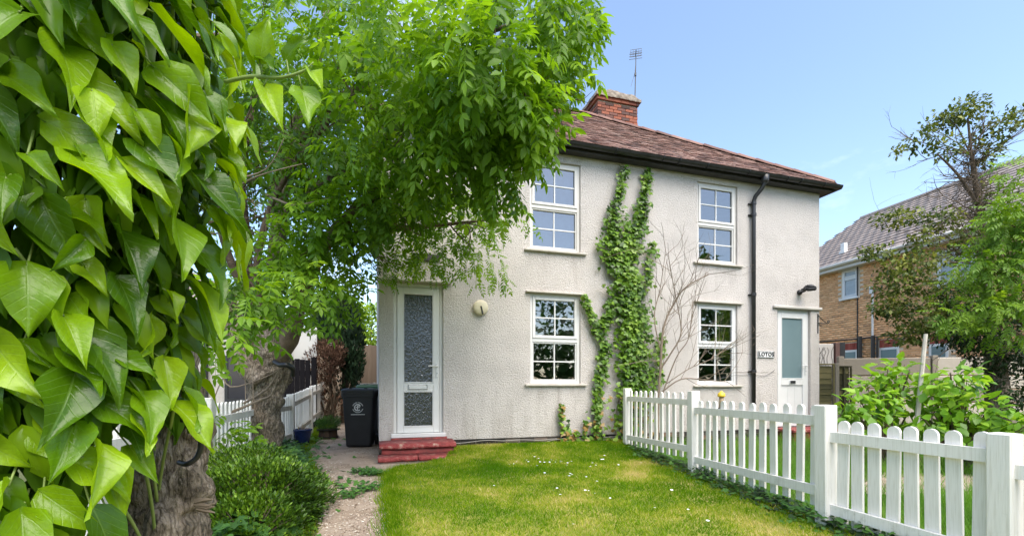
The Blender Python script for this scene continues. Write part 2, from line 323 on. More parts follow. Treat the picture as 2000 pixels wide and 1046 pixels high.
M['concrete'] = mat('panel_concrete', [(.3, (.28, .24, .19)), (.5, (.41, .36, .295)), (.72, (.52, .465, .39))], rough=.95, scale=2.2, detail=9, bump=.6, bscale=70, rand='object')
M['curtain'] = mat('curtain', [(.3, (.40, .41, .43)), (.7, (.52, .53, .55))], rough=.9, scale=10)
M['blind'] = mat('blind', (.44, .56, .72), rough=.8)  # blue that puts the mirrored sky into the blind's own colour
M['green_wood'] = mat('mossy_fence_wood', [(.25, (.055, .05, .022)), (.5, (.12, .105, .04)), (.75, (.19, .16, .07))], rough=.9, scale=5, detail=8, bump=.6, bscale=50, stretch=(.4, 1, 4), rand='object')
M['fence_wood'] = mat('grey_brown_board', [(.25, (.20, .145, .10)), (.5, (.32, .245, .175)), (.8, (.42, .34, .26))], rough=.9, scale=4, bump=.5, stretch=(4, 4, .4), rand='object')
M['black_wood'] = mat('black_board', [(.3, (.007, .006, .008)), (.7, (.016, .014, .016))], spec=.15, rough=.95, scale=5, bump=.4, stretch=(4, 4, .5))
M['brown'] = mat('brown_paint', (.10, .05, .04), rough=.6)
M['grey_rail'] = mat('bare_rail', [(.3, (.36, .32, .26)), (.7, (.58, .54, .47))], rough=.8, scale=6, bump=.3)

def glass(name, ior=1.9, tint=(.9, .93, .95)):
    m, nt, out = new_mat(name); l = nt.links.new
    g = N(nt, 'BsdfGlossy', Roughness=.012); t = N(nt, 'BsdfTransparent', Color=(*tint, 1)); f = N(nt, 'Fresnel', IOR=ior)
    tc = N(nt, 'TexCoord'); nz = N(nt, 'TexNoise', Scale=2.2, Detail=1.); l(tc.outputs['Object'], nz.inputs['Vector'])
    bp = N(nt, 'Bump', Strength=.10, Distance=.02); l(nz.outputs['Fac'], bp.inputs['Height']); l(bp.outputs[0], g.inputs['Normal'])
    mx = N(nt, 'MixShader'); l(f.outputs[0], mx.inputs['Fac']); l(t.outputs[0], mx.inputs[1]); l(g.outputs[0], mx.inputs[2]); l(mx.outputs[0], out.inputs['Surface']); return m
M['glass'] = glass('double_glazing', 3.2)
def obscure(name, base, scale, strength, spec):
    m, nt, out = new_mat(name); l = nt.links.new
    b = N(nt, 'BsdfPrincipled', Roughness=.08); b.inputs['Base Color'].default_value = (*base, 1); b.inputs['IOR'].default_value = spec
    tc = N(nt, 'TexCoord'); mp = N(nt, 'Mapping'); mp.inputs['Scale'].default_value = (1.5, 1, .75); l(tc.outputs['Object'], mp.inputs['Vector'])
    nz = N(nt, 'TexNoise', Scale=scale, Detail=2., Roughness=.5, Distortion=.8); l(mp.outputs[0], nz.inputs['Vector'])
    bp = N(nt, 'Bump', Strength=strength, Distance=.02); l(nz.outputs['Fac'], bp.inputs['Height']); l(bp.outputs[0], b.inputs['Normal'])
    l(b.outputs[0], out.inputs['Surface']); return m
M['obscure'] = obscure('patterned_glass', (.02, .022, .03), 34, .55, 2.1)
M['frosted'] = mat('frosted_glass', [(.3, (.13, .19, .205)), (.7, (.15, .215, .23))], rough=.25, scale=2)

# ================================================================== THE SETTING
def onp(px, py, C, U):
    r = (px - 1000) / FPX; s = (r * C.y - C.x) / (U.x - r * U.y)
    return s, CAMZ - (py - HOR) / FPX * (C.y + U.y * s)
M['soil'] = mat('soil_and_turf', [(.3, (.055, .05, .022)), (.5, (.07, .085, .022)), (.7, (.12, .10, .055))], rough=.95, scale=1.7, detail=9, bump=.6, bscale=30)
M['lawn'] = mat('lawn_thatch', [(.3, (.09, .15, .01)), (.5, (.19, .20, .025)), (.7, (.36, .29, .10))], rough=.95, scale=1.6, detail=9, bump=.7, bscale=45)
def gravel_extra(nt, tc, col):
    l = nt.links.new; v = N(nt, 'TexVoronoi', Scale=70.); l(tc.outputs['Object'], v.inputs['Vector'])
    s = N(nt, 'SeparateXYZ'); l(v.outputs['Color'], s.inputs[0])
    r = ramp(nt, [(.0, (.45, .45, .45)), (.5, (.5, .5, .5)), (.9, (.62, .62, .62)), (1, (1., 1., 1.))]); l(s.outputs[0], r.inputs['Fac'])
    mx = N(nt, 'MixRGB', blend_type='MULTIPLY', Fac=.75); l(col, mx.inputs[1])
    g = N(nt, 'Gamma', Gamma=.55); l(r.outputs['Color'], g.inputs[0]); l(g.outputs[0], mx.inputs[2]); return mx.outputs[0]
M['path'] = mat('gravelly_concrete', [(.28, (.22, .155, .10)), (.45, (.37, .285, .215)), (.62, (.46, .37, .29)), (.8, (.55, .46, .37))], rough=.95, scale=2.3, detail=10, bump=.9, bscale=95, dist=.012, extra=gravel_extra)
g = MB(); g.add([(-400, -400, 0), (400, -400, 0), (400, 400, 0), (-400, 400, 0)], [(0, 1, 2, 3)]); tag(g.build('ground', M['soil']), kind='structure')
def lerp_poly(pts, d):
    for (a, b), (c, e) in zip(pts, pts[1:]):
        if d <= c: return b + (e - b) * (d - a) / (c - a)
    return pts[-1][1]
LEFT = [(.3, -.04), (3.04, -.79), (5.1, -1.37), (5.45, -1.30), (5.62, -1.0), (5.9, -.86), (6.7, -.86)]     # (distance, x) of the lawn's left edge
FENCE_R = [(.3, 3.08), (1.1, 2.83), (2.30, 2.48), (3.21, 2.20), (5.06, 2.02), (7.03, 1.78), (7.5, 1.72)]
def lawn_z(x, d):
    back = HC.y + (x - HC.x) / HU.x * HU.y                 # the wall foot at this x
    t = min(1, max(0, (d - (back - 1.3)) / 1.25)); 
    return .014 + .085 * t * t * (3 - 2 * t) + .018 * noise.noise((x * 1.1, d * 1.1, 0)) + .012
lv = []; nu, nv = 40, 70
for j in range(nv + 1):
    for i in range(nu + 1):
        v = j / nv; u = i / nu; dl = .3 + v * 6.3; dr = .3 + v * 7.25
        x = lerp_poly(LEFT, dl) * (1 - u) + lerp_poly(FENCE_R, dr) * u; d = dl * (1 - u) + dr * u
        if i == 0: x += .03 * noise.noise((d * 4, 3, 1))
        lv.append((x, d, lawn_z(x, d) - (.012 if i in (0, nu) else 0)))
lf = [(j * (nu + 1) + i, j * (nu + 1) + i + 1, (j + 1) * (nu + 1) + i + 1, (j + 1) * (nu + 1) + i) for j in range(nv) for i in range(nu)]
mb = MB(); mb.add(lv, lf); lawn = tag(mb.build('lawn', M['lawn'], smooth=True), kind='structure')
# path: from the gate side up to the steps and on past the side of the cottage
PL = [(.3, -.42), (3.04, -1.29), (4.6, -1.86), (5.4, -2.28), (6.67, -2.95), (7.6, -3.25), (9, -3.7), (14, -5.0)]
PR = [(.3, -.02), (3.04, -.77), (5.1, -1.34), (5.62, -.93), (6.0, -.80), (6.45, -1.3), (6.6, -1.80), (9, -2.50), (14, -3.9)]
pv = []; n = 60
for j in range(n + 1):
    d = .3 + 13.7 * j / n
    for i in range(9):
        u = i / 8; x = lerp_poly(PL, d) * (1 - u) + lerp_poly(PR, d) * u
        if i == 0: x += .08 * noise.noise((d * 2.5, 7, 1))
        pv.append((x, d, .008 + .006 * noise.noise((x * 2, d * 2, 5))))
pf = [(j * 9 + i, j * 9 + i + 1, (j + 1) * 9 + i + 1, (j + 1) * 9 + i) for j in range(n) for i in range(8)]
mb = MB(); mb.add(pv, pf); tag(mb.build('path', M['path'], smooth=True), kind='structure')
# trodden strip through the next garden, behind the picket fence
mb = MB(); a = [P(1660, 938, 4.2), P(1720, 900, 5.2), P(1990, 905, 5.0), P(2300, 950, 4.2), P(2300, 1010, 3.4), P(1900, 960, 4.0)]
mb.add([(p.x, p.y, .012) for p in a], [(0, 5, 4, 3, 2, 1)]); tag(mb.build('garden_path', M['path']), kind='structure')

# ================================================================== pieces laid into a surface
def unit_boxes(name, m, k=3, taper=0.0, jit=.03):
    out = []
    for i in range(k):
        mb = MB(); mb.box(-.5, .5, -.5, .5, -.5, .5)
        mb.v = [(x + random.uniform(-jit, jit) * .4, y + random.uniform(-jit, jit), z + random.uniform(-jit, jit)) for x, y, z in mb.v]
        out.append(mb.mesh(name, m))
    return out
def pieces(name, items, mo, ma, parent, limit=300, rest='rest', jit=.03, key=None):
    """items: (centre, 3x3 rotation, size); the nearest are objects of their own, the others one joined part"""
    W = parent.matrix_world if parent else Matrix()
    bpy.context.view_layer.update(); W = parent.matrix_world.copy(); 
    if parent.parent: W = parent.parent.matrix_world @ parent.matrix_basis
    cp = Vector((0, 0, CAMZ))
    items = sorted(items, key=key or (lambda it: (W @ it[0] - cp).length))
    ub = unit_boxes(name, mo, 3, jit=jit)
    for (c, r, s) in items[:limit]:
        o = link(name, random.choice(ub), parent); o.matrix_local = Matrix.Translation(c) @ r.to_4x4() @ Matrix.Diagonal((*s, 1))
    rest_items = items[limit:]
    if rest_items:
        tv = [v.co[:] for v in ub[0].vertices]; tf = [p.vertices[:] for p in ub[0].polygons]
        pos = np.array([it[0][:] for it in rest_items]); B = np.array([[r_[:] for r_ in it[1]] for it in rest_items]); sc = np.array([it[2] for it in rest_items])
        scatter(rest, tv, tf, pos, B, sc, ma, rng.random(len(rest_items)), parent)
I3 = Matrix.Identity(3)
def brick_items(x0, x1, z0, z1, y, holes=(), bl=.225, bh=.075, joint=.010, depth=.09, axis='x', bond=True, jy=.003):
    out = []; z = z0; row = 0
    while z + bh <= z1 + .001:
        x = x0 - (bl / 2 if row % 2 and bond else 0)
        while x < x1 - .01:
            a, b = max(x, x0), min(x + bl - joint, x1)
            if b - a > .03 and not any(a < hx1 - .005 and b > hx0 + .005 and z < hz1 - .005 and z + bh - joint > hz0 + .005 for hx0, hx1, hz0, hz1 in holes):
                c = Vector(((a + b) / 2, y + depth / 2 + random.uniform(-jy, jy), z + (bh - joint) / 2))
                s = (b - a, depth, bh - joint); r = I3
                if axis == 'y': c = Vector((y + depth / 2 + random.uniform(-jy, jy), (a + b) / 2, z + (bh - joint) / 2)); s = (depth, b - a, bh - joint)
                out.append((c, r, s))
            x += bl
        z += bh; row += 1
    return out
def wall_mesh(x0, x1, z0, z1, holes, depth, y=0, ny=1):
    """front face at y with openings, reveals going back by depth"""
    xs = sorted({x0, x1, *[h[0] for h in holes], *[h[1] for h in holes]}); zs = sorted({z0, z1, *[h[2] for h in holes], *[h[3] for h in holes]})
    mb = MB()
    for i in range(len(xs) - 1):
        for j in range(len(zs) - 1):
            cx, cz = (xs[i] + xs[i + 1]) / 2, (zs[j] + zs[j + 1]) / 2
            if any(h[0] < cx < h[1] and h[2] < cz < h[3] for h in holes): continue
            mb.add([(xs[i], y, zs[j]), (xs[i + 1], y, zs[j]), (xs[i + 1], y, zs[j + 1]), (xs[i], y, zs[j + 1])], [(0, 1, 2, 3)])
    for a, b, c, d in holes:
        e = y + depth
        mb.add([(a, y, c), (a, e, c), (a, e, d), (a, y, d)], [(0, 1, 2, 3)]); mb.add([(b, y, c), (b, e, c), (b, e, d), (b, y, d)], [(3, 2, 1, 0)])
        mb.add([(a, y, d), (b, y, d), (b, e, d), (a, e, d)], [(3, 2, 1, 0)]); mb.add([(a, y, c), (b, y, c), (b, e, c), (a, e, c)], [(0, 1, 2, 3)])
    return mb

# ================================================================== THE COTTAGE
HW, HD = 7.90, 6.4; ZE = 4.64                               # front width, depth, eaves
house = empty('cottage', HC, HROT, 'white roughcast semi detached cottage with brown tiled hipped roof and two white front doors', 'house')
WIN = {'ul': (2.19, 3.03, 3.05, 4.42), 'll': (2.20, 3.03, 1.01, 2.38), 'ur': (5.20, 6.03, 3.08, 4.45), 'lr': (5.20, 6.03, .99, 2.385)}
DOORS = {'l': (.19, .885, .285, 2.42), 'r': (6.91, 7.69, .27, 2.36)}
holes = list(WIN.values()) + list(DOORS.values())
wall_mesh(0, HW, .205, ZE - .02, holes, .16).build('wall', M['render'], house)
mb = MB(); mb.add([(0, 0, .205), (0, HD, .205), (0, HD, ZE - .02), (0, 0, ZE - .02)], [(0, 1, 2, 3)]).build('wall', M['render'], house)
mb = MB(); mb.add([(HW, 0, .205), (HW, HD, .205), (HW, HD, ZE - .02), (HW, 0, ZE - .02)], [(3, 2, 1, 0)]).build('wall', M['render'], house)
mb = MB(); mb.add([(0, HD, .0), (HW, HD, .0), (HW, HD, ZE - .02), (0, HD, ZE - .02)], [(3, 2, 1, 0)]).build('wall', M['render'], house)
# thicker skirt of render over the doors (bell-cast drip)
mb = MB(); mb.bev(-.02, 1.0, -.045, -.002, 2.43, 2.475, .012); mb.build('lintel', M['render_smooth'], house)
mb = MB(); mb.bev(6.80, 7.93, -.05, -.002, 2.37, 2.425, .012); mb.build('lintel', M['render_smooth'], house)
for k in ('ll', 'lr'):
    a, b, c, d = WIN[k]; mb = MB(); mb.bev(a - .08, b + .09, -.055, -.002, d + .006, d + .032, .006); mb.build('lintel', M['sill'], house)
# plinth of tarred bricks
pl = MB(); pl.box(.02, HW - .02, .035, .16, -.02, .205); plinth = pl.build('plinth', M['mortar'], house)
its = brick_items(.92, 6.86, -.01, .207, .012, bh=.072)
its += brick_items(.0, .9, -.01, .207, .012, bh=.072)
for it in its:
    it[0].x += random.uniform(-.004, .004)
pieces('brick', its, M['plinth'], M['plinth'], plinth, 300)

def window(key, m_frame, upper=False):
    a, b, c, d = WIN[key]; w = b - a; h = d - c; y0 = .035
    root = MB(); fr = .045
    root.bev(0, fr, 0, .07, 0, h, .004); root.bev(w - fr, w, 0, .07, 0, h, .004)
    root.bev(fr - .001, w - fr + .001, .002, .068, h - fr, h, .004); root.bev(fr - .001, w - fr + .001, .002, .068, 0, fr, .004)
    zm = h * .485; root.bev(fr - .001, w - fr + .001, .002, .068, zm - .025, zm + .03, .004)
    wn_ = root.build('window', m_frame, house); wn_.location = (a, y0, c)
    g_ = .034
    for nm, z0, z1 in (('fixed_light', fr + .001, zm - .026), ('casement', zm + .031, h - fr - .001)):
        inset = .004 if nm == 'fixed_light' else .0
        s0, s1 = (fr + .001, w - fr - .001); yy = -.012 if nm == 'casement' else .012; sw = .045 if nm == 'casement' else .022
        f = MB(); f.bev(s0, s0 + sw, yy, yy + .05, z0, z1, .005); f.bev(s1 - sw, s1, yy, yy + .05, z0, z1, .005)
        f.bev(s0 + sw - .001, s1 - sw + .001, yy + .001, yy + .049, z1 - sw, z1, .005); f.bev(s0 + sw - .001, s1 - sw + .001, yy + .001, yy + .049, z0, z0 + sw, .005)
        f.build(nm, m_frame, wn_)
        i0, i1, j0, j1 = s0 + sw, s1 - sw, z0 + sw, z1 - sw; im, jm = (i0 + i1) / 2, (j0 + j1) / 2; gy = yy + .028; bw = .010
        bar = MB(); bar.bev(im - bw, im + bw, gy - .012, gy + .012, j0, j1, .002); bar.build('glazing_bar', M['upvc'], wn_)
        bar = MB(); bar.bev(i0, i1, gy - .011, gy + .011, jm - bw, jm + bw, .002); bar.build('glazing_bar', M['upvc'], wn_)
        for x0, x1 in ((i0, im - bw), (im + bw, i1)):
            for z_0, z_1 in ((j0, jm - bw), (jm + bw, j1)):
                pb = MB(); pb.add([(x0, gy, z_0), (x1, gy, z_0), (x1, gy, z_1), (x0, gy, z_1)], [(0, 1, 2, 3)])
                pb.build('pane', M['glass'], wn_)
    s = MB(); s.bev(-.09, w + .09, -.085, .03, -.036, -.004, .006); s.build('window_sill', M['sill'], wn_)
    return wn_
window('ul', M['upvc_old']); window('ll', M['upvc']); window('ur', M['upvc_old']); window('lr', M['upvc'])
# dark rooms behind the glass
mb = MB(); x0, x1, y0, y1 = .1, HW - .1, .19, 3.4
mb.add([(x0, y1, .2), (x1, y1, .2), (x1, y1, 4.6), (x0, y1, 4.6)], [(0, 1, 2, 3)])
for z in (.22, 2.55, 2.75, 4.58): mb.add([(x0, y0, z), (x1, y0, z), (x1, y1, z), (x0, y1, z)], [(0, 1, 2, 3)])
for x in (x0, 4.0, x1): mb.add([(x, y0, .2), (x, y1, .2), (x, y1, 4.6), (x, y0, 4.6)], [(0, 1, 2, 3)])
mb.build('room', M['dark_interior'], house)
def curtain(x0, x1, z0, z1, y, label, m, folds=7):
    mb = MB(); n = folds * 8; vs = []
    for i in range(n + 1):
        t = i / n; xx = x0 + (x1 - x0) * t; yy = y + .03 * math.sin(t * folds * 6.283) + .012 * math.sin(t * 19)
        vs += [(xx, yy, z0), (xx, yy, z1)]
    mb.add(vs, [(2 * i, 2 * i + 2, 2 * i + 3, 2 * i + 1) for i in range(n)])
    o = mb.build('curtain', m, None, True); o.location = HC; o.rotation_euler = (0, 0, HROT); tag(o, label, 'curtain')
curtain(5.72, 6.03, .95, 2.4, .24, 'pale grey curtain drawn back inside the lower right window', M['curtain'])
def blind(key, label, drop, m):  # added behind the pane to give it the tone of reflected sky
    a, b, c, d = WIN[key]; mb = MB(); mb.tube([(a + .02, .22, d - .05), (b - .02, .22, d - .05)], .025, 8)
    mb.box(a + .03, b - .03, .215, .22, d - .05 - drop, d - .05); mb.bev(a + .03, b - .03, .208, .228, d - .075 - drop, d - .05 - drop, .003)
    o = mb.build('sky_tone_blind', m); o.location = HC; o.rotation_euler = (0, 0, HROT); tag(o, label, 'blind')
blind('ul', 'added blue grey blind tinting the upper left window like mirrored sky', 1.24, M['blind'])
# slatted blind in the lower left window's top half
a, b, c, d = WIN['ll']; vb = empty('venetian_blind', HC, HROT, 'half raised slatted blind inside the lower left window', 'blind')
mb = MB(); mb.box(a + .03, b - .03, .20, .24, d - .07, d - .04); mb.build('headrail', M['curtain'], vb)
sm = MB(); sm.add([(a + .03, .205, 0), (b - .03, .205, 0), (b - .03, .235, .012), (a + .03, .235, .012)], [(0, 1, 2, 3)]); sme = sm.mesh('slat', M['dark_interior'])
for i in range(14): o = link('slat', sme, vb); o.location = (0, 0, d - .09 - i * .022)

# ---- doors
def door(key, glazed_low, m):
    a, b, c, d = DOORS[key]; w = b - a; h = d - c; y0 = .05
    fr = MB(); f = .05
    fr.bev(0, f, 0, .07, .03, h, .005); fr.bev(w - f, w, 0, .07, .03, h, .005); fr.bev(f - .001, w - f + .001, .001, .069, h - f, h, .005)
    frame = fr.build('door_frame', m, house); frame.location = (a, y0, c)
    t = MB(); t.bev(-.03, w + .03, -.075, .09, -.03, .028, .006); t.build('threshold', m, frame)
    i0, i1, j0, j1 = f + .003, w - f - .003, .032, h - f - .003
    st = .085; rail_z = (j1 - j0) * (.285 if glazed_low else .34) + j0
    dm = MB(); yy = -.012
    dm.bev(i0, i0 + st, yy, yy + .06, j0, j1, .006); dm.bev(i1 - st, i1, yy, yy + .06, j0, j1, .006)
    dm.bev(i0 + st - .001, i1 - st + .001, yy + .001, yy + .059, j1 - st, j1, .006); dm.bev(i0 + st - .001, i1 - st + .001, yy + .001, yy + .059, j0, j0 + st, .006)
    dm.bev(i0 + st - .001, i1 - st + .001, yy + .001, yy + .059, rail_z, rail_z + .12, .006)
    leaf = dm.build('door', m, house); leaf.location = (a, y0, c)
    gx0, gx1 = i0 + st, i1 - st; gy = yy + .022
    def sheet(nm, z0, z1, mm, yv=gy):
        s = MB(); s.box(gx0 - .002, gx1 + .002, yv, yv + .012, z0, z1); s.build(nm, mm, leaf)
        bd = MB(); e = .012
        bd.bev(gx0 - .001, gx0 + e, yy - .003, yv + .002, z0, z1, .003); bd.bev(gx1 - e, gx1 + .001, yy - .003, yv + .002, z0, z1, .003)
        bd.bev(gx0 + e, gx1 - e, yy - .003, yv + .002, z0 - .001, z0 + e, .003); bd.bev(gx0 + e, gx1 - e, yy - .003, yv + .002, z1 - e, z1 + .001, .003)
        bd.build('glazing_bead', m, leaf)
    sheet('glass_panel', rail_z + .12, j1 - st, M['obscure'] if glazed_low else M['frosted'])
    if glazed_low: sheet('glass_panel', j0 + st, rail_z, M['obscure'])
    else:
        s = MB(); s.box(gx0 - .002, gx1 + .002, gy, gy + .012, j0 + st, rail_z)
        for k in range(1, 3): x = gx0 + (gx1 - gx0) * k / 3; s.box(x - .003, x + .003, gy - .004, gy - .001, j0 + st + .01, rail_z - .01)
        s.build('panel', m, leaf)
    lp = MB(); xc = (i0 + i1) / 2 - (.01 if glazed_low else -.0); zc = rail_z + .06
    lw = .135 if glazed_low else .075
    lp.bev(xc - lw, xc + lw, yy - .012, yy - .001, zc - .036, zc + .036, .004, 1 if glazed_low else 0)
    lp.bev(xc - lw + .014, xc + lw - .014, yy - .018, yy - .013, zc - .026, zc + .026, .003, 0 if glazed_low else 1)
    lp.build('letter_plate', [m, M['steel'] if glazed_low else M['black']], leaf)
    hd = MB(); hx = i1 - st / 2 + .01; hz = rail_z + .32
    hd.bev(hx - .016, hx + .016, yy - .014, yy - .001, hz - .12, hz + .08, .004); hd.tube([(hx, yy - .01, hz + .04), (hx, yy - .05, hz + .04), (hx - .03, yy - .055, hz + .04), (hx - .13, yy - .05, hz + .04)], [.01, .01, .009, .008], 8)
    hd.tube([(hx, yy - .014, hz - .06), (hx, yy - .020, hz - .06)], .008, 8, 1)
    hd.build('handle', [m, M['steel']], leaf)
door('l', True, M['upvc']); door('r', False, M['upvc'])

# ---- roof
OV = .20; RUN = HD / 2 + OV; RISE = 2.62; ANG = math.atan2(RISE, RUN); SL = math.hypot(RUN, RISE)
x0, x1, y0, y1 = -OV, HW + OV, -OV, HD + OV; yr = HD / 2; xa, xb = x0 + RUN, x1 - RUN; zr = ZE + RISE
rf = MB(); rf.add([(x0, y0, ZE), (x1, y0, ZE), (xb, yr, zr), (xa, yr, zr), (x0, y1, ZE), (x1, y1, ZE)], [(0, 1, 2, 3), (1, 5, 2), (5, 4, 3, 2), (4, 0, 3)])
roof = rf.build('roof', M['tile_o'], house)
def slope_tiles(corner, ex, inward, length):
    """courses of tiles on a hip slope: corner, unit vector along the eaves, unit vector into the roof, eaves length"""
    items = []; gauge = .105; es = (inward * math.cos(ANG) + Vector((0, 0, 1)) * math.sin(ANG)); en = ex.cross(es)
    if en.z < 0: en = -en
    k = 0; tw = .168
    while k * gauge < SL - .03:
        u = k * gauge; ins = u * math.cos(ANG); x = ins + (tw / 2 if k % 2 else 0) - tw
        while x < length - ins:
            a, b = max(x, ins), min(x + tw - .005, length - ins)
            if b - a > .05:
                lift = .022 + random.uniform(-.004, .006); rot = Matrix((ex, es, en)).transposed() @ Matrix.Rotation(R(-5.5 + random.uniform(-1.6, 1.8)), 3, 'X') @ Matrix.Rotation(R(random.uniform(-1.3, 1.3)), 3, 'Z') @ Matrix.Rotation(R(random.uniform(-1.5, 1.5)), 3, 'Y')
                items.append((corner + ex * ((a + b) / 2) + es * (u + .055 + random.uniform(-.006, .006)) + en * lift, rot, (b - a, .16, .013)))
            x += tw
        k += 1
    return items
it_f = slope_tiles(Vector((x0, y0, ZE)), Vector((1, 0, 0)), Vector((0, 1, 0)), x1 - x0)
it_r = slope_tiles(Vector((x1, y0, ZE)), Vector((0, 1, 0)), Vector((-1, 0, 0)), y1 - y0)
pieces('tile', it_f + it_r, M['tile_o'], M['tile_a'], roof, 300, 'tiling', key=lambda it: (abs(it[0].x - 5.0) > 3.1, it[0].y > 3.3, it[0].y))
def ridge_run(p, q, n):
    d = (q - p); tl = d.length / n
    half = MB(); k = 7
    vs = []; 
    for t, rr in ((0, .098), (1, .112)):
        for rad in (rr, rr - .018):
            for i in range(k): th = math.pi * (.06 + .88 * i / (k - 1)); vs.append((rad * math.cos(th), t * (tl + .02), rad * math.sin(th) * .8))
    fs = []
    for i in range(k - 1):
        fs += [(i, i + 1, 2 * k + i + 1, 2 * k + i), (k + i + 1, k + i, 3 * k + i, 3 * k + i + 1), (i + 1, i, k + i, k + i + 1), (2 * k + i, 2 * k + i + 1, 3 * k + i + 1, 3 * k + i)]
    half.add(vs, fs); me = half.mesh('ridge_tile', M['ridge'], True)
    yv = d.normalized(); xv = yv.cross(Vector((0, 0, 1))).normalized(); zv = xv.cross(yv)
    for i in range(n):
        o = link('ridge_tile', me, roof); rot = Matrix((xv, yv, zv)).transposed() @ Matrix.Rotation(R(random.uniform(-1.5, 1.5)), 3, 'Z')
        o.matrix_local = Matrix.Translation(p + d * (i / n) + Vector((0, 0, -.005 + random.uniform(-.006, .006)))) @ rot.to_4x4()
ridge_run(Vector((x1 - .05, y0 + .05, ZE + .04)), Vector((xb, yr, zr)), 15)
ridge_run(Vector((xb, yr, zr)), Vector((xa, yr, zr)), 5); ridge_run(Vector((x0 + .05, y0 + .05, ZE + .04)), Vector((xa, yr, zr)), 15)
# ---- eaves
ev = MB(); ev.box(x0 + .04, x1 - .04, y0 + .04, y0 + .06, ZE - .095, ZE - .005); ev.box(x1 - .06, x1 - .04, y0 + .06, y1, ZE - .095, ZE - .005); ev.box(x0 + .04, x0 + .06, y0 + .06, y1, ZE - .095, ZE - .005)
ev.build('fascia', M['dark_paint'], house)
ev = MB(); ev.box(x0 + .06, x1 - .06, y0 + .06, .02, ZE - .09, ZE - .078); ev.box(HW - .02, x1 - .06, .02, y1, ZE - .09, ZE - .078); ev.box(x0 + .06, .02, .02, y1, ZE - .09, ZE - .078); ev.build('soffit', M['dark_paint'], house)
def gutter(p, q, out):
    mb = MB(); k = 8; vs = []
    for pt in (p, q):
        for rad in (.06, .055):
            for i in range(k + 1): th = math.pi + math.pi * i / k; vs.append(pt + out * (rad * math.cos(th)) + Vector((0, 0, rad * math.sin(th))))
    m_ = k + 1; fs = []
    for i in range(k): fs += [(i, i + 1, 2 * m_ + i + 1, 2 * m_ + i), (m_ + i + 1, m_ + i, 3 * m_ + i, 3 * m_ + i + 1)]
    fs += [(0, m_, 3 * m_, 2 * m_), (k, 2 * m_ + k, 3 * m_ + k, m_ + k)]
    mb.add(vs, fs); e = mb
    for s in (0, 1):   # stop ends
        pt = (p, q)[s]; ring = [pt + out * (.061 * math.cos(math.pi + math.pi * i / k)) + Vector((0, 0, .061 * math.sin(math.pi + math.pi * i / k))) for i in range(k + 1)]; mb.add(ring, [tuple(range(k + 1))])
    return mb.build('gutter', M['black'], house, True)
gy = y0 - .028; gz = ZE - .012
gut = gutter(Vector((x0 - .02, gy, gz)), Vector((x1 + .03, gy, gz)), Vector((0, -1, 0)))
gutter(Vector((x1 + .028, gy, gz)), Vector((x1 + .028, y1, gz)), Vector((1, 0, 0)))
for i in range(10):
    xx = .15 + i * .84; b_ = MB(); pts = [(xx, gy + .058, gz + .01)] + [(xx, gy - .066 * math.cos(math.pi + math.pi * j / 8), gz + .066 * math.sin(math.pi + math.pi * j / 8)) for j in range(9)]
    b_.tube(pts, .007, 4); b_.build('gutter_bracket', M['black'], gut)
    if i in (2, 5, 8):
        u_ = MB(); u_.tube([(xx + .3, gy + .066 * math.cos(math.pi * j / 8), gz - .068 * math.sin(math.pi * j / 8)) for j in range(9)], .012, 4); u_.build('gutter_joint', M['black'], gut)
# downpipe with its swan neck
dx = 6.325; dp = MB()
dp.tube([(dx + .08, gy, gz - .05), (dx + .08, gy, gz - .14), (dx + .06, gy + .06, gz - .24), (dx + .01, -.09, gz - .34), (dx, -.06, gz - .42), (dx, -.06, gz - .5), (dx, -.06, .06)], .036, 10)
dpo = dp.build('downpipe', M['black'], house, True)
h_ = MB(); h_.lathe([(.05, 0), (.062, .02), (.066, .12), (.06, .125)], (dx + .08, gy, gz - .15), 12); h_.build('outlet', M['black'], dpo, True)
for z in (gz - .48, 3.95, 2.55, 1.2):
    c_ = MB(); c_.lathe([(.036, 0), (.046, .003), (.046, .05), (.036, .053)], (dx, -.06, z), 12); c_.bev(dx - .075, dx + .075, -.03, -.001, z + .012, z + .038, .004); c_.build('pipe_clip', M['black'], dpo)
# ---- chimney
CX0, CX1, CY0, CY1 = 5.24, 6.36, 3.72, 4.6; CZ0, CZ1 = 6.3, 8.22
cb = MB(); cb.box(CX0 + .03, CX1 - .03, CY0 + .03, CY1 - .03, CZ0 - .6, CZ1 - .02); chim = cb.build('chimney', M['mortar'], house)
its = brick_items(CX0, CX1, CZ0, CZ1 - .16, CY0, depth=.08, bl=.222, joint=.014, jy=.006) + brick_items(CY0 + .081, CY1 - .001, CZ0, CZ1 - .16, CX0, depth=.08, axis='y', bl=.222, joint=.014, jy=.006)
its += brick_items(CX0 - .03, CX1 + .03, CZ1 - .16, CZ1 - .085, CY0 - .03, depth=.10, bl=.222) + brick_items(CY0 + .075, CY1 + .02, CZ1 - .16, CZ1 - .085, CX0 - .03, depth=.10, axis='y', bl=.222)
its += brick_items(CX0 - .06, CX1 + .06, CZ1 - .085, CZ1 - .01, CY0 - .06, depth=.12, bl=.222) + brick_items(CY0 + .065, CY1 + .04, CZ1 - .085, CZ1 - .01, CX0 - .06, depth=.12, axis='y', bl=.222)
its += brick_items(CY0 + .01, CY1, CZ0, CZ1 - .16, CX1 - .08, depth=.08, axis='y', bl=.222)
pieces('brick', its, M['brick'], M['brick'], chim, 300)
fl = MB(); nx_, ny_ = 16, 12; vs = []
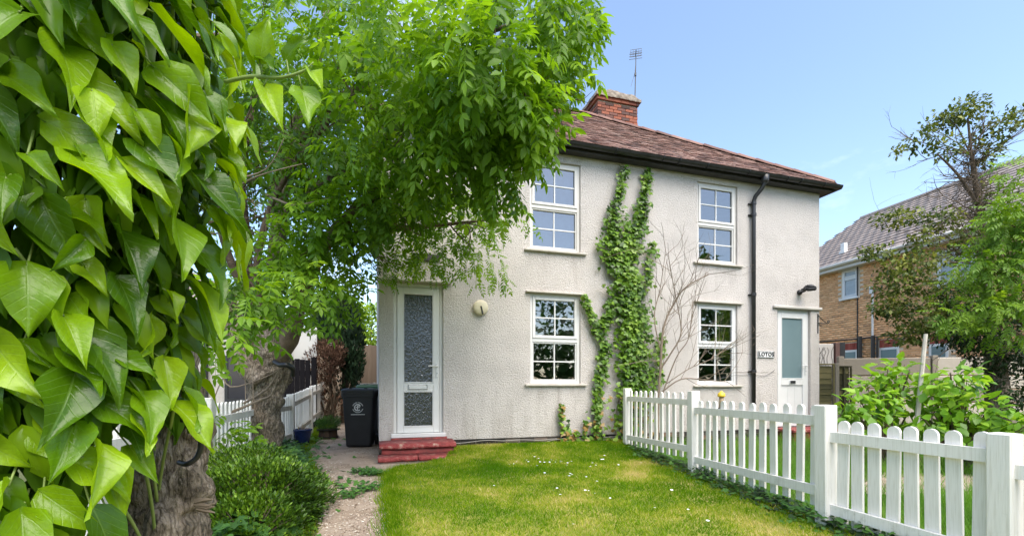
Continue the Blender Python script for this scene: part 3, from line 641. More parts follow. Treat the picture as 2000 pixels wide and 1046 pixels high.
for j in range(ny_ + 1):
    for i in range(nx_ + 1):
        u, v = i / nx_, j / ny_; x = CX0 - .075 + (CX1 - CX0 + .15) * u; y = CY0 - .075 + (CY1 - CY0 + .15) * v; e = min(u, 1 - u, v, 1 - v)
        z = CZ1 - .015 + min(e * 1.6, .16) + .035 * noise.noise((x * 7, y * 7, 2)) * (1 if e > 0 else .3) + (.05 * math.exp(-((u - .42) ** 2 + (v - .2) ** 2) * 60))
        vs.append((x + .02 * noise.noise((x * 9, y * 9, 8)), y + .02 * noise.noise((x * 9, y * 9, 18)), z))
fl.add(vs, [(j * (nx_ + 1) + i, j * (nx_ + 1) + i + 1, (j + 1) * (nx_ + 1) + i + 1, (j + 1) * (nx_ + 1) + i) for j in range(ny_) for i in range(nx_)])
ring = [i for i in range(nx_ + 1)] + [j * (nx_ + 1) + nx_ for j in range(1, ny_ + 1)] + [ny_ * (nx_ + 1) + i for i in range(nx_ - 1, -1, -1)] + [j * (nx_ + 1) for j in range(ny_ - 1, 0, -1)]
b0 = len(fl.v); fl.add([(fl.v[i][0], fl.v[i][1], CZ1 - .09 + .012 * noise.noise((fl.v[i][0] * 8, fl.v[i][1] * 8, 3))) for i in ring], [])
fl.f += [(ring[k], b0 + k, b0 + (k + 1) % len(ring), ring[(k + 1) % len(ring)]) for k in range(len(ring))]; fl.m += [0] * len(ring)
fl.build('flaunching', M['cement'], chim, True)
# ---- TV aerial on its mast
ae = empty('tv_aerial', H(6.42, 3.95, 8.15), R(-12), 'thin television aerial on a mast beside the brick chimney', 'aerial')
m_ = MB(); m_.tube([(0, 0, 0), (.02, 0, .9), (.03, 0, 1.36)], [.014, .014, .011], 6); m_.build('mast', M['alu'], ae)
m_ = MB(); m_.tube([(.025, -.16, 1.41), (.025, .10, 1.415)], .011, 5)
for k in range(3):
    y = -.14 + k * .09
    for dz in (-.03, .03): m_.tube([(-.115, y, 1.405 + dz), (.165, y, 1.405 + dz)], .005, 4)
    for dx_ in (-.11, -.04, .09, .16): m_.tube([(dx_, y, 1.37), (dx_, y, 1.44)], .005, 4)
m_.build('boom', M['alu'], ae)
m_ = MB()
for dz in (-.07, 0, .07): m_.tube([(-.14, .09, 1.42 + dz), (.19, .09, 1.42 + dz)], .006, 4)
m_.build('reflector', M['alu'], ae)
m_ = MB(); m_.tube([(.03, -.02, 1.3), (.0, -.05, .9), (-.03, -.02, .8), (-.1, -.05, .55)], .006, 4); m_.bev(-.005, .04, -.03, .03, .84, .92, .005); m_.build('cable', M['alu'], ae)

# ---- steps
st = empty('front_steps', HC, HROT, 'two chipped red painted steps under the left front door', 'steps')
def slab(name, x0, x1, y0, y1, z0, z1, m, seed, nose=.02, jit=.008):
    """worn slab with a rounded nose along its front edge"""
    mb = MB(); n = 14; prof = [(y1, z0), (y0 + .01, z0), (y0, z0 + .012), (y0 - nose * .3, (z0 + z1) / 2), (y0, z1 - nose * .9), (y0 + nose * .5, z1 - nose * .25), (y0 + nose * 1.6, z1), (y1, z1 + .006)]
    vs = []
    for i in range(n + 1):
        x = x0 + (x1 - x0) * i / n
        for (y, z) in prof: vs.append((x, y + jit * noise.noise((x * 6 + seed, y * 5, z * 5)), z + jit * noise.noise((x * 5, y * 6 + seed, z * 6))))
    k = len(prof); fs = [(i * k + j, i * k + (j + 1) % k, (i + 1) * k + (j + 1) % k, (i + 1) * k + j) for i in range(n) for j in range(k)] + [tuple(reversed(range(k))), tuple(range(n * k, n * k + k))]
    fs = [tuple(reversed(f)) for f in fs]
    mb.add(vs, fs); return mb.build(name, m, st, True)
slab('riser', .16, .93, -.035, .06, .10, .254, M['red_dark'], 1)
slab('upper_tread', .0, 1.0, -.42, -.04, .155, .225, M['red_step'], 5, .035)
slab('riser', .03, .97, -.385, -.05, .05, .154, M['red_dark'], 9, .01, .012)
slab('lower_tread', -.02, .468, -.66, -.39, .03, .085, M['red_step'], 13, .015)
slab('lower_tread', .482, .965, -.66, -.39, .03, .083, M['red_step'], 17, .015)
slab('riser', .0, .955, -.635, -.40, -.02, .029, M['plinth'], 21, .005)
st2 = empty('door_step', HC, HROT, 'red step under the right front door behind the picket fence', 'step')
mb = MB(); mb.bev(6.80, 7.80, -.45, -.02, .165, .225, .012); mb.build('tread', M['red_step'], st2)
mb = MB(); mb.box(6.83, 7.77, -.42, -.03, -.02, .163); mb.build('riser', M['red_dark'], st2)

# ---- things fixed to the wall
def wall_thing(name, s, z, label, cat): return empty(name, H(s, 0, z), HROT, label, cat)
s_, z_ = fac(938, 601); t = wall_thing('bulkhead_lamp', s_, z_, 'round cream disc with a dark slit fixed to the wall beside the left door', 'lamp')
mb = MB(); mb.lathe([(.112, -.002), (.114, -.03), (.108, -.048), (.09, -.058), (.05, -.064), (.005, -.066)], (0, 0, 0), 28, axis='y'); mb.build('cover', M['cream'], t, True)
mb = MB(); mb.bev(-.011, .011, -.072, -.055, -.105, .02, .003); o = mb.build('slit', M['black'], t); o.rotation_euler = (0, R(-14), 0)
s0_, z0_ = fac(1479, 697); s1_, z1_ = fac(1511, 686)
t = wall_thing('name_plate', (s0_ + s1_) / 2, 1.535, 'small white house name plate reading LOTOS left of the right door', 'sign')
w_ = (s1_ - s0_) / 2; mb = MB(); mb.bev(-w_, w_, -.018, -.002, -.062, .062, .004); mb.build('plate', M['white_paint'], t)
mb = MB()
for a, b, c, d in ((-w_ + .006, w_ - .006, .050, .056), (-w_ + .006, w_ - .006, -.056, -.050), (-w_ + .006, -w_ + .014, -.049, .049), (w_ - .014, w_ - .006, -.049, .049)): mb.box(a, b, -.022, -.0185, c, d)
mb.build('border', M['black'], t)
def text_mesh(body, size, m, name, parent, loc, ext=.003, spacing=1.0):
    cu = bpy.data.curves.new(name, 'FONT'); cu.body = body; cu.size = size; cu.align_x = 'CENTER'; cu.align_y = 'CENTER'; cu.extrude = ext; cu.space_character = spacing; cu.resolution_u = 3; cu.offset = size * .022
    tmp = bpy.data.objects.new(name, cu); COL.objects.link(tmp); bpy.context.view_layer.update()
    me = bpy.data.meshes.new_from_object(tmp.evaluated_get(bpy.context.evaluated_depsgraph_get())); bpy.data.objects.remove(tmp); bpy.data.curves.remove(cu)
    me.materials.clear(); me.materials.append(m); o = link(name, me, parent); o.location = loc; o.rotation_euler = (R(90), 0, 0); return o
text_mesh('LOTOS', .098, M['black'], 'lettering', t, (0, -.0225, 0), spacing=1.12)
s_, z_ = fac(1562, 570); t = wall_thing('floodlight', s_, z_, 'black floodlight on the wall above the right door', 'lamp')
mb = MB(); mb.lathe([(.05, -.002), (.05, -.03), (.03, -.05)], (-.02, 0, -.01), 14, axis='y'); mb.build('base', M['black_plastic'], t, True)
mb = MB(); mb.tube([(-.02, -.04, -.01), (0, -.1, .0), (.0, -.14, .02)], [.022, .02, .018], 8); mb.bev(-.11, -.09, -.21, -.12, .0, .03, .004); mb.bev(.09, .11, -.21, -.12, .0, .03, .004); mb.bev(-.11, .11, -.14, -.12, .0, .03, .004); mb.build('bracket', M['black_plastic'], t)
mb = MB(); mb.bev(-.10, .10, -.06, .06, -.03, .03, .012); mb.bev(-.055, .055, -.04, .05, .028, .06, .01)
for k in range(6): mb.box(-.08 + k * .03, -.074 + k * .03, -.05, .05, .029, .045)
o = mb.build('housing', M['black_plastic'], t); o.location = (.02, -.19, .03); o.rotation_euler = (R(28), R(-8), 0)
mb = MB(); mb.box(-.085, .085, -.045, .045, -.034, -.0305); o2 = mb.build('lens', mat('lamp_lens', (.36, .34, .24), rough=.2), t); o2.location = o.location; o2.rotation_euler = o.rotation_euler
t = wall_thing('basket_bracket', 7.86, 2.14, 'black wrought iron hanging basket bracket by the corner beside the right door', 'bracket')
mb = MB(); mb.bev(-.012, .012, -.012, -.002, -.19, .17, .003); mb.build('back_plate', M['iron'], t)
mb = MB(); mb.tube([(0, -.01, .0), (.12, -.012, -.005), (.24, -.014, .0), (.27, -.014, .03), (.26, -.014, .055), (.235, -.014, .055), (.225, -.014, .03), (.24, -.014, .018)], .009, 6)
mb.tube([(0, -.01, .15), (.05, -.012, .10), (.13, -.012, .045), (.2, -.013, .01)], .007, 6); mb.tube([(.03, -.012, -.02), (.06, -.012, -.06), (.09, -.012, -.05), (.08, -.012, -.03)], .006, 5); mb.build('arm', M['iron'], t)
t = wall_thing('slate_plaque', fac(833, 503)[0], fac(833, 503)[1], 'small dark plaque half hidden by leaves above the left door', 'sign')
mb = MB(); mb.bev(-.19, .19, -.025, -.002, -.05, .05, .006); mb.build('plaque', M['dark_paint'], t)
# old cable lying along the foot of the wall
mb = MB(); pts = [H(s, -.03 - .03 * abs(math.sin(s * 5)), .17 + .035 * noise.noise((s * 2.3, 1, 1))) for s in np.arange(1.05, 4.3, .07)]
mb.tube(pts, .006, 5); mb.tube([p + Vector((0, -.02, -.025 + .02 * math.sin(i * .4))) for i, p in enumerate(pts[20:])], .005, 5)
tag(mb.build('cable', mat('old_cable', (.30, .28, .25), rough=.7)), 'pale old cable trailing along the foot of the cottage wall', 'cable')
mb = MB(); a = fac(1462, 733); pts = [H(fac(x, y)[0], -.02, fac(x, y)[1]) for x, y in ((1390, 742), (1430, 733), (1462, 730), (1490, 734), (1504, 728), (1511, 722))]
mb.tube(pts, .004, 4); tag(mb.build('wire', M['alu']), 'thin sagging wire crossing the downpipe below the name plate', 'wire')

# ================================================================== PICKET FENCES
def picket_mesh(h, w=.07, t=.018):
    mb = MB(); prof = [(-w / 2, 0), (w / 2, 0), (w / 2, h - w / 2)] + [(w / 2 * math.cos(a), h - w / 2 + w / 2 * math.sin(a)) for a in [math.pi * k / 8 for k in range(1, 8)]] + [(-w / 2, h - w / 2)]
    mb.poly(prof, -t / 2, t / 2); return mb.mesh('picket', M['fence'])
def post(parent, p, z0, z1, rot, w=.1):
    mb = MB(); b = .006
    mb.bev(-w / 2, w / 2, -w / 2, w / 2, z0, z1, b)
    o = mb.build('post', M['fence'], parent); o.location = (p.x, p.y, 0); o.rotation_euler = (R(random.uniform(-.5, .5)), R(random.uniform(-.5, .5)), rot); return o
def bay(parent, a, b, za, zb, n, rail_hi, rail_lo, pick_lo, side=1, gapa=.05, gapb=.05, rails='fence', w=.07):
    """pickets and two rails from post a to post b; heights are (at a, at b); side = which side of the pickets the rails are on"""
    d = Vector((b.x - a.x, b.y - a.y, 0)); ln = d.length; d.normalize(); nrm = Vector((-d.y, d.x, 0)) * side; rz = math.atan2(d.y, d.x)
    L_ = lambda q, t: q[0] + (q[1] - q[0]) * t
    for rail in (rail_hi, rail_lo):
        mb = MB(); h = .07; t = .028; f0, f1 = gapa - .01, ln - gapb + .01
        za_, zb_ = L_(rail, f0 / ln), L_(rail, f1 / ln); vs = []
        for x, z in ((f0, za_), (f1, zb_)):
            for dy, dz in ((-t / 2, -h / 2), (t / 2, -h / 2), (t / 2, h / 2), (-t / 2, h / 2)): vs.append((x, dy, z + dz))
        mb.add(vs, [(0, 1, 5, 4), (1, 2, 6, 5), (2, 3, 7, 6), (3, 0, 4, 7), (3, 2, 1, 0), (4, 5, 6, 7)])
        o = mb.build('rail', M[rails], parent); o.location = a + nrm * .012 - Vector((0, 0, a.z)); o.rotation_euler = (0, 0, rz)
    us = (ln - gapa - gapb) / n
    for i in range(n):
        x = gapa + us * (i + .5); t = x / ln; z0 = L_(pick_lo, t) + random.uniform(-.008, .008); z1 = L_((za, zb), t) + random.uniform(-.006, .006)
        o = link('picket', picket_mesh(z1 - z0, w * random.uniform(.97, 1.03)), parent); p = a + d * x - nrm * .0125
        o.location = (p.x, p.y, z0); o.rotation_euler = (0, R(random.uniform(-1.3, 1.3)), rz + R(random.uniform(-1, 1)))
V2 = lambda x, y: Vector((x, y, 0))
fr_ = empty('picket_fence', V2(2.19, 3.21), 0, 'white picket fence with round topped pickets between the lawn and the next garden', 'fence')
def inv(o): bpy.context.view_layer.update(); return o.matrix_world.inverted()
base = Vector((2.19, 3.21, 0))
PP = [V2(1.757, 7.03) - base, V2(2.0, 5.06) - base, V2(2.19, 3.21) - base, V2(2.46, 2.30) - base, V2(2.82, 1.05) - base]
TOP = [.94, .927, .857, .757, .74]
for i, (p, z) in enumerate(zip(PP, TOP)):
    q = PP[min(i + 1, 4)] - PP[max(i - 1, 0)]; post(fr_, p, -.1, z, math.atan2(q.y, q.x) + R(90), .1)
bay(fr_, PP[0], PP[1], .905, .909, 11, (.785, .80), (.20, .285), (.08, .17), -1)
bay(fr_, PP[1], PP[2], .825, .853, 12, (.717, .745), (.18, .25), (.05, .14), -1)
bay(fr_, PP[2], PP[3], .752, .752, 8, (.64, .637), (.145, .13), (.03, .02), -1)
bay(fr_, PP[3], PP[4], .70, .70, 10, (.575, .58), (.11, .11), (.0, .0), -1)
base = Vector((-3.6, 7.5, 0))
fl_ = empty('picket_fence', base, 0, 'weathered white picket fence beside the path and the gnarled tree', 'fence')
LP = [V2(-4.62, 11.2) - base, V2(-4.08, 9.3) - base, V2(-3.60, 7.5) - base, V2(-3.24, 5.9) - base, V2(-2.72, 4.1) - base, V2(-2.15, 2.3) - base]
LT = [1.06, .93, .84, .86, .88, .88]
for i, (p, z) in enumerate(zip(LP, LT)):
    q = LP[min(i + 1, 5)] - LP[max(i - 1, 0)]; post(fl_, p, -.1, z, math.atan2(q.y, q.x) + R(90), .11)
bay(fl_, LP[0], LP[1], 1.02, .96, 14, (.86, .80), (.36, .30), (.22, .18), 1, rails='grey_rail', w=.06)
bay(fl_, LP[1], LP[2], .93, .83, 14, (.77, .66), (.27, .17), (.14, .04), 1, rails='grey_rail', w=.06)
bay(fl_, LP[2], LP[3], .80, .80, 13, (.62, .64), (.17, .17), (.04, .04), 1, rails='grey_rail', w=.06)
bay(fl_, LP[3], LP[4], .82, .82, 14, (.66, .66), (.2, .2), (.05, .05), 1, w=.06)
bay(fl_, LP[4], LP[5], .82, .82, 14, (.66, .66), (.2, .2), (.05, .05), 1, w=.06)

# ================================================================== WHEELIE BINS
def bin_(loc, rz, body, lid, label, emblem=False, sc=1.0):
    t = empty('wheelie_bin', loc, rz, label, 'bin'); t.scale = (sc, sc, sc)
    mb = MB()
    def ring(z, w, d, y, r=.035):
        vs = []
        for cx, cy, a0 in ((w / 2 - r, d / 2 - r, 0), (-w / 2 + r, d / 2 - r, 90), (-w / 2 + r, -d / 2 + r, 180), (w / 2 - r, -d / 2 + r, 270)):
            for k in range(4): a = R(a0 + 30 * k); vs.append((cx + r * math.cos(a), y + cy + r * math.sin(a), z))
        return vs
    rows = [ring(.03, .40, .44, .02), ring(.06, .41, .46, .02), ring(.86, .50, .56, 0), ring(.865, .53, .59, 0), ring(.93, .535, .60, 0), ring(.935, .49, .55, 0)]
    vs = sum(rows, []); k = 16
    mb.add(vs, [(i * k + j, i * k + (j + 1) % k, (i + 1) * k + (j + 1) % k, (i + 1) * k + j) for i in range(len(rows) - 1) for j in range(k)] + [tuple(reversed(range(k)))])
    mb.build('body', body, t, True).data.polygons.foreach_set('use_smooth', [False] * len(mb.f))
    mb = MB(); rows = [ring(.932, .54, .60, -.005, .04), ring(.975, .545, .605, -.005, .04), ring(1.0, .50, .56, 0, .05), ring(1.012, .38, .42, .02, .06)]
    vs = sum(rows, []); mb.add(vs, [(i * k + j, i * k + (j + 1) % k, (i + 1) * k + (j + 1) % k, (i + 1) * k + j) for i in range(len(rows) - 1) for j in range(k)] + [tuple(reversed(range(k))), tuple(range(3 * k, 4 * k))])
    for x in (-.15, .1): mb.bev(x, x + .05, -.26, .2, 1.004, 1.018, .004)
    mb.build('lid', lid, t)
    mb = MB(); mb.tube([(-.2, .30, .93), (-.2, .36, .97), (.2, .36, .97), (.2, .30, .93)], .014, 8); mb.build('handle', body, t)
    for sx in (-1, 1):
        mb = MB(); mb.lathe([(.02, -.026), (.09, -.026), (.1, -.016), (.1, .016), (.09, .026), (.02, .026)], (sx * .243, .24, .1), 18, axis='x'); w = mb.build('wheel', M['black_plastic'], t)
    mb = MB(); mb.tube([(-.24, .24, .1), (.24, .24, .1)], .012, 6); mb.build('axle', M['iron'], t)
    if emblem:
        # printed badge: ring of tiny lettering round a C with an F inside, a line of print below
        lean = math.atan2(.05, .80); e = empty('badge', (0, -.262, .66)); e.parent = t; COL.objects.unlink(e); bpy.data.objects.remove(e)
        mb = MB(); q = 40
        def arc(r0, r1, a0, a1, y=0):
            n = max(2, int(abs(a1 - a0) / 12)); vs = []
            for i in range(n + 1): a = R(a0 + (a1 - a0) * i / n); vs += [(r0 * math.cos(a), y, r0 * math.sin(a)), (r1 * math.cos(a), y, r1 * math.sin(a))]
            mb.add(vs, [(2 * i, 2 * i + 1, 2 * i + 3, 2 * i + 2) for i in range(n)])
        arc(.043, .060, 48, 312)
        for i in range(17):
            if i in (8,): continue
            arc(.076, .090, 18 + i * 8.6, 18 + i * 8.6 + 5.5)
        for i in range(17): arc(.076, .090, 200 + i * 8.6, 200 + i * 8.6 + 5.5)
        for a, b, c, d in ((-.012, .004, -.036, .036), (.006, .044, .020, .036), (.006, .036, -.006, .008), (-.036, -.014, -.006, .008)): mb.add([(a, 0, c), (b, 0, c), (b, 0, d), (a, 0, d)], [(0, 1, 2, 3)])
        x = -.11
        while x < .11:
            w_ = random.uniform(.006, .014); mb.add([(x, 0, -.125), (x + w_, 0, -.125), (x + w_, 0, -.112), (x, 0, -.112)], [(0, 1, 2, 3)]); x += w_ + .003
        o = mb.build('badge', M['white_paint'], t); o.location = (-.0, -.2655, .69); o.rotation_euler = (lean * .9, 0, 0)
        o.location.y = -(.23 - .02 + (.28 - .21) * (.69 - .06) / .80) - .006
    return t
B1 = H(-.36, 1.05, 0); bin_(Vector((-2.44, 7.42, .0)), HROT * .55, M['black_plastic'], M['black_plastic'], 'black wheelie bin with a round white badge beside the cottage corner', True, .93)
bin_(Vector((-2.60, 8.55, .0)), HROT * .8, M['black_plastic'], mat('green_lid', (.05, .13, .07), rough=.45), 'wheelie bin with a pale green lid behind the black bin', False, 1.0)
bpy.data.objects['wheelie_bin.001'].scale = (.95, .95, .99)
for o in bpy.data.objects['wheelie_bin.001'].children:
    if o.name.startswith('lid'):
        mb = MB()
        for x in (-.20, -.02): mb.bev(x, x + .15, -.28, .22, 1.016, 1.026, .004)
        mb.build('lid_rib', M['upvc'], o)

# ================================================================== POTS BY THE FENCE
M['blue_glaze'] = mat('blue_glaze', [(.3, (.012, .022, .085)), (.7, (.03, .05, .16))], rough=.12, scale=5)
pot = empty('flower_pot', P(591, 866, 7.55), 0, 'glossy dark blue glazed pot with dry stems by the fence post', 'pot'); pot.location.z = .005
mb = MB(); mb.lathe([(.09, 0), (.098, .01), (.125, .16), (.138, .235), (.148, .245), (.148, .265), (.135, .268), (.125, .235), (.0, .23)], n=24); mb.build('pot', M['blue_glaze'], pot, True)
mb = MB(); mb.lathe([(.001, .21), (.126, .235), (.06, .25), (.001, .255)], n=16); mb.build('soil', mat('compost', (.05, .035, .025), rough=1, bump=.8), pot)
mb = MB()
for i in range(26):
    a = random.uniform(0, 6.28); r = random.uniform(.0, .1); p = Vector((r * math.cos(a), r * math.sin(a), .23)); q = p + Vector((random.uniform(-.1, .1), random.uniform(-.1, .1), random.uniform(.05, .16)))
    mb.tube([p, p.lerp(q, .5) + Vector((0, 0, .02)), q], [.003, .002, .001], 4)
mb.build('dry_stems', mat('straw_stem', (.42, .32, .20), rough=.9), pot)
bar = empty('planter', P(641, 852, 8.5), 0, 'small brown half barrel planter of feathery green plants beside the path', 'planter'); bar.location.z = .0
pv_ = 14; 
stv = MB(); stv.poly([(-.033, 0), (.033, 0), (.042, .2), (-.042, .2)], -.01, .01); sme = stv.mesh('stave', mat('barrel_wood', [(.3, (.06, .035, .022)), (.7, (.13, .08, .05))], rough=.85, scale=4, bump=.4, stretch=(4, 4, .5), rand='object'))
for i in range(pv_):
    a = 2 * math.pi * i / pv_; o = link('stave', sme, bar); o.location = (.16 * math.cos(a), .16 * math.sin(a), 0); o.rotation_euler = (R(-8), 0, a + math.pi / 2)
for z in (.03, .16):
    mb = MB(); r = .17 + .1 * z; mb.lathe([(r - .004, z), (r + .004, z), (r + .009, z + .02), (r, z + .02)], n=24); mb.build('hoop', M['iron'], bar)

# ================================================================== LEFT NEIGHBOUR, GATE, BACK FENCE, SHED BOARDS
nb = empty('bungalow', Vector((-5.4, 9.8, 0)), R(15), 'pale rendered building glimpsed behind the gnarled tree', 'house')
mb = MB(); mb.box(-6, .0, 0, 5, 0, 2.7); mb.build('wall', M['render_smooth'], nb)
mb = MB(); mb.add([(-6.3, -.3, 2.65), (.3, -.3, 2.65), (.3, 5.3, 2.65), (-6.3, 5.3, 2.65), (-3.5, 2.5, 4.0), (-2.5, 2.5, 4.0)], [(0, 1, 5, 4), (1, 2, 5), (2, 3, 4, 5), (3, 0, 4), (3, 2, 1, 0)]); mb.build('roof', M['ntile_o'], nb)
wf = MB(); wf.box(-.62, -.12, -.05, .02, .62, .70); wf.box(-.62, -.56, -.05, .02, .701, 1.6); wf.box(-.18, -.12, -.05, .02, .701, 1.6); wf.box(-.559, -.181, -.05, .02, 1.55, 1.6); w1 = wf.build('window', M['black'], nb)
mb = MB(); mb.box(-.559, -.181, -.03, -.02, .702, 1.549); mb.build('pane', mat('dark_pane', (.03, .03, .04), rough=.08), w1)
mb = MB(); mb.tube([(-.95, -.07, 2.6), (-.95, -.07, .45), (-.9, -.09, .38), (-.7, -.1, .36)], .04, 8); mb.build('downpipe', M['black'], nb)
gt = empty('black_gate', P(585, 760, 10.2), R(12), 'black boarded gate and screen behind the left picket fence', 'gate'); gt.location.z = 0
bm_ = MB(); bm_.bev(-.052, .052, -.01, .01, .03, 1.55, .004); bme = bm_.mesh('board', M['black_wood'])
for i in range(16): o = link('board', bme, gt); o.location = (-1.45 + i * .108, random.uniform(-.004, .004), random.uniform(-.02, .02)); 
mb = MB(); mb.bev(-1.5, .28, .012, .05, .3, .4, .004); mb.bev(-1.5, .28, .012, .05, 1.2, 1.3, .004); mb.build('rail', M['black_wood'], gt)
for x in (-1.56, -.5, .30): mb = MB(); mb.bev(x - .05, x + .05, -.05, .05, 0, 2.5 if x < .2 else 1.6, .005); mb.build('post', M['black_wood'], gt)
wh = empty('white_door', P(592, 700, 10.9), R(12), 'white door frame showing beside the black gate behind the tree limb', 'door'); wh.location.z = 0
mb = MB(); mb.bev(-.3, -.22, 0, .08, 0, 2.35, .005); mb.bev(.22, .30, 0, .08, 0, 2.35, .005); mb.bev(-.219, .219, .001, .079, 2.27, 2.35, .005); mb.build('frame', M['upvc'], wh)
mb = MB(); mb.box(-.219, .219, .03, .06, 0, 2.269); mb.build('panel', M['upvc'], wh)
# close-board fence at the end of the side passage
bf = empty('board_fence', P(715, 760, 14.2), R(6), 'grey brown close board fence at the end of the side passage', 'fence'); bf.location.z = 0
mb = MB(); mb.bev(-.062, .062, -.009, .009, .03, 2.2, .003); me = mb.mesh('board', M['fence_wood'])
for i in range(26): o = link('board', me, bf); o.location = (-1.9 + i * .118, (i % 2) * .012, random.uniform(-.015, .015)); o.rotation_euler = (0, R(random.uniform(-.4, .4)), R(4))
mb = MB()
for z in (.4, 1.1, 1.9): mb.bev(-1.95, 1.15, .022, .06, z, z + .07, .004)
mb.build('rail', M['fence_wood'], bf)
cp_ = MB(); cp_.bev(-.05, .05, -.05, .05, 0, 1.05, .006); o = cp_.build('concrete_post', M['concrete']); o.location = P(733, 760, 11.5); o.location.z = 0; tag(o, 'short pale stump of a post behind the bins at the passage end', 'post')

# ================================================================== RIGHT NEIGHBOUR: BRICK HOUSE
NROOT = Vector((11.0, 16.4, 0)); NU_ = Vector((.2166, -.9763, 0)); NN = Vector((.9763, .2166, 0)); NROT = math.atan2(NU_.y, NU_.x)
nh = empty('brick_house', NROOT, NROT, 'buff brick two storey house with grey tiled roof beyond the concrete wall', 'house')
nfac = lambda px, py: onp(px, py, NROOT, NU_)
XA, XB = -1.6, 7.6; ZW = 4.95; 
w1a, w1z1 = nfac(1644, 529); w1b, _ = nfac(1675, 527); w1z0 = nfac(1644, 584)[1]
w2a, w2z1 = nfac(1829, 492); w2b, _ = nfac(1905, 470); w2z0 = nfac(1829, 560)[1]
wins = [(w1a, w1b, w1z0, w1z1), (w2a, w2b, w2z0, w2z1)]
sol = []
for px0, px1, py0, py1, py2 in ((1648, 1673, 671, 684, 688), (1717, 1754, 664, 679, 684), (1815, 1850, 655, 672, 677)):
    a, z1 = nfac(px0, py0); b, _ = nfac(px1, py0); z0 = nfac(px0, py1)[1]; zf = nfac(px0, py2 + 22)[1]; sol.append((a, b, z0, z1, zf))
nholes = wins + [(a, b, zf, z0) for a, b, z0, z1, zf in sol]
wall_mesh(XA, XB, 0, ZW, nholes, .1, y=.03).build('wall', M['pale_mortar'], nh)
nwall = nh.children[0]
mb = MB(); mb.add([(XA, .03, 0), (XA, 8, 0), (XA, 8, ZW), (XA, .03, ZW)], [(0, 1, 2, 3)]).add([(XB, .03, 0), (XB, 8, 0), (XB, 8, ZW), (XB, .03, ZW)], [(3, 2, 1, 0)]).add([(XA, 8, 0), (XB, 8, 0), (XB, 8, ZW), (XA, 8, ZW)], [(3, 2, 1, 0)]); mb.build('wall', M['nbrick_o'], nh)
bh_holes = wins + [(a - .01, b + .01, zf, z1 + .02) for a, b, z0, z1, zf in sol]
its = brick_items(XA, XB, .0, ZW, .02, bh_holes, depth=.06)
pieces('brick', its, M['nbrick_o'], M['nbrick_a'], nwall, 300, 'brickwork', key=lambda it: (it[0].z < 1.9, not (.0 < it[0].x < 4.4), -it[0].x))
M['soldier'] = mat('red_soldier_brick', [(0, (.25, .045, .03)), (1, (.40, .10, .07))], rough=.9, scale=4, rand='object')
for a, b, z0, z1, zf in sol:
    mb = MB(); mb.bev(a - .02, b + .02, .01, .09, zf, z0, .006); f = mb.build('window', M['upvc'], nh)
    mb = MB(); mb.box(a + .05, b - .05, .004, .009, zf + .02, z0 - .07); mb.build('pane', M['frosted'], f)
    nb_ = max(3, round((b - a) / .075)); ub = unit_boxes('brick', M['soldier'], 2)
    for i in range(nb_):
        o = link('brick', random.choice(ub), nwall); w = (b - a) / nb_; o.location = (a + w * (i + .5), .035, (z0 + z1) / 2 + .004); o.scale = (w - .008, .05, z1 - z0 - .006)
for k, (a, b, c, d) in enumerate(wins):
    w, h = b - a, d - c; f = .06; mb = MB(); mb.bev(0, f, 0, .07, 0, h, .005); mb.bev(w - f, w, 0, .07, 0, h, .005); mb.bev(f, w - f, .001, .069, 0, f, .005); mb.bev(f, w - f, .001, .069, h - f, h, .005)
    zt = h * .66; mb.bev(f, w - f, .001, .069, zt, zt + .07, .005)
    if k == 1: mb.bev(w * .5 - .04, w * .5 + .04, .002, .068, f, zt, .005); mb.bev(w * .5 - .04, w * .5 + .04, .002, .068, zt + .07, h - f, .005)
    wo = mb.build('window', M['upvc'], nh); wo.location = (a, .02, c)
    for z0, z1 in ((f, zt), (zt + .07, h - f)):
        s = MB(); e = .035; s.bev(f, f + e, -.008, .05, z0, z1, .004); s.bev(w - f - e, w - f, -.008, .05, z0, z1, .004); s.bev(f + e, w - f - e, -.007, .049, z0, z0 + e, .004); s.bev(f + e, w - f - e, -.007, .049, z1 - e, z1, .004); s.build('sash', M['upvc'], wo)
        p_ = MB(); p_.box(f + e, w - f - e, .02, .03, z0 + e, z1 - e); p_.build('pane', mat('pale_pane', (.33, .37, .40), rough=.06), wo)
    s = MB(); s.bev(-.05, w + .05, -.09, .03, -.06, -.004, .006); s.build('window_sill', M['upvc'], wo)
ridgeY, RZ = 4.0, 7.85; eo = .32; zE = ZW + .08
nrf = MB(); nrf.add([(XA - .3, -eo, zE), (XB + .2, -eo, zE), (XB + .2, ridgeY, RZ), (XA - .3, ridgeY, RZ), (XA - .3, 8 + eo, zE), (XB + .2, 8 + eo, zE)], [(0, 1, 2, 3), (3, 2, 5, 4)]); nroof = nrf.build('roof', M['ntile_o'], nh)
na = math.atan2(RZ - zE, ridgeY + eo); nsl = math.hypot(RZ - zE, ridgeY + eo); es = Vector((0, math.cos(na), math.sin(na))); en = Vector((0, -math.sin(na), math.cos(na))); ex = Vector((1, 0, 0)); items = []
k = 0
while k * .29 < nsl - .05:
    x = XA - .3 - (.15 if k % 2 else 0)
    while x < XB + .15:
        items.append((Vector((x + .15, -eo, zE)) + es * (k * .29 + .15) + en * .02, Matrix((ex, es, en)).transposed() @ Matrix.Rotation(R(-4.6), 3, 'X'), (.3, .33, .030))); x += .3
    k += 1
pieces('tile', items, M['ntile_o'], M['ntile_a'], nroof, 300, 'tiling', jit=0, key=lambda it: (it[0].x < -.5, -it[0].x))
mb = MB()
for i in range(22): mb.tube([(XA - .3 + i * .44, ridgeY, RZ + .01), (XA + .12 + i * .44, ridgeY, RZ + .012)], .10, 8)
mb.build('ridge', M['ntile_o'], nroof)
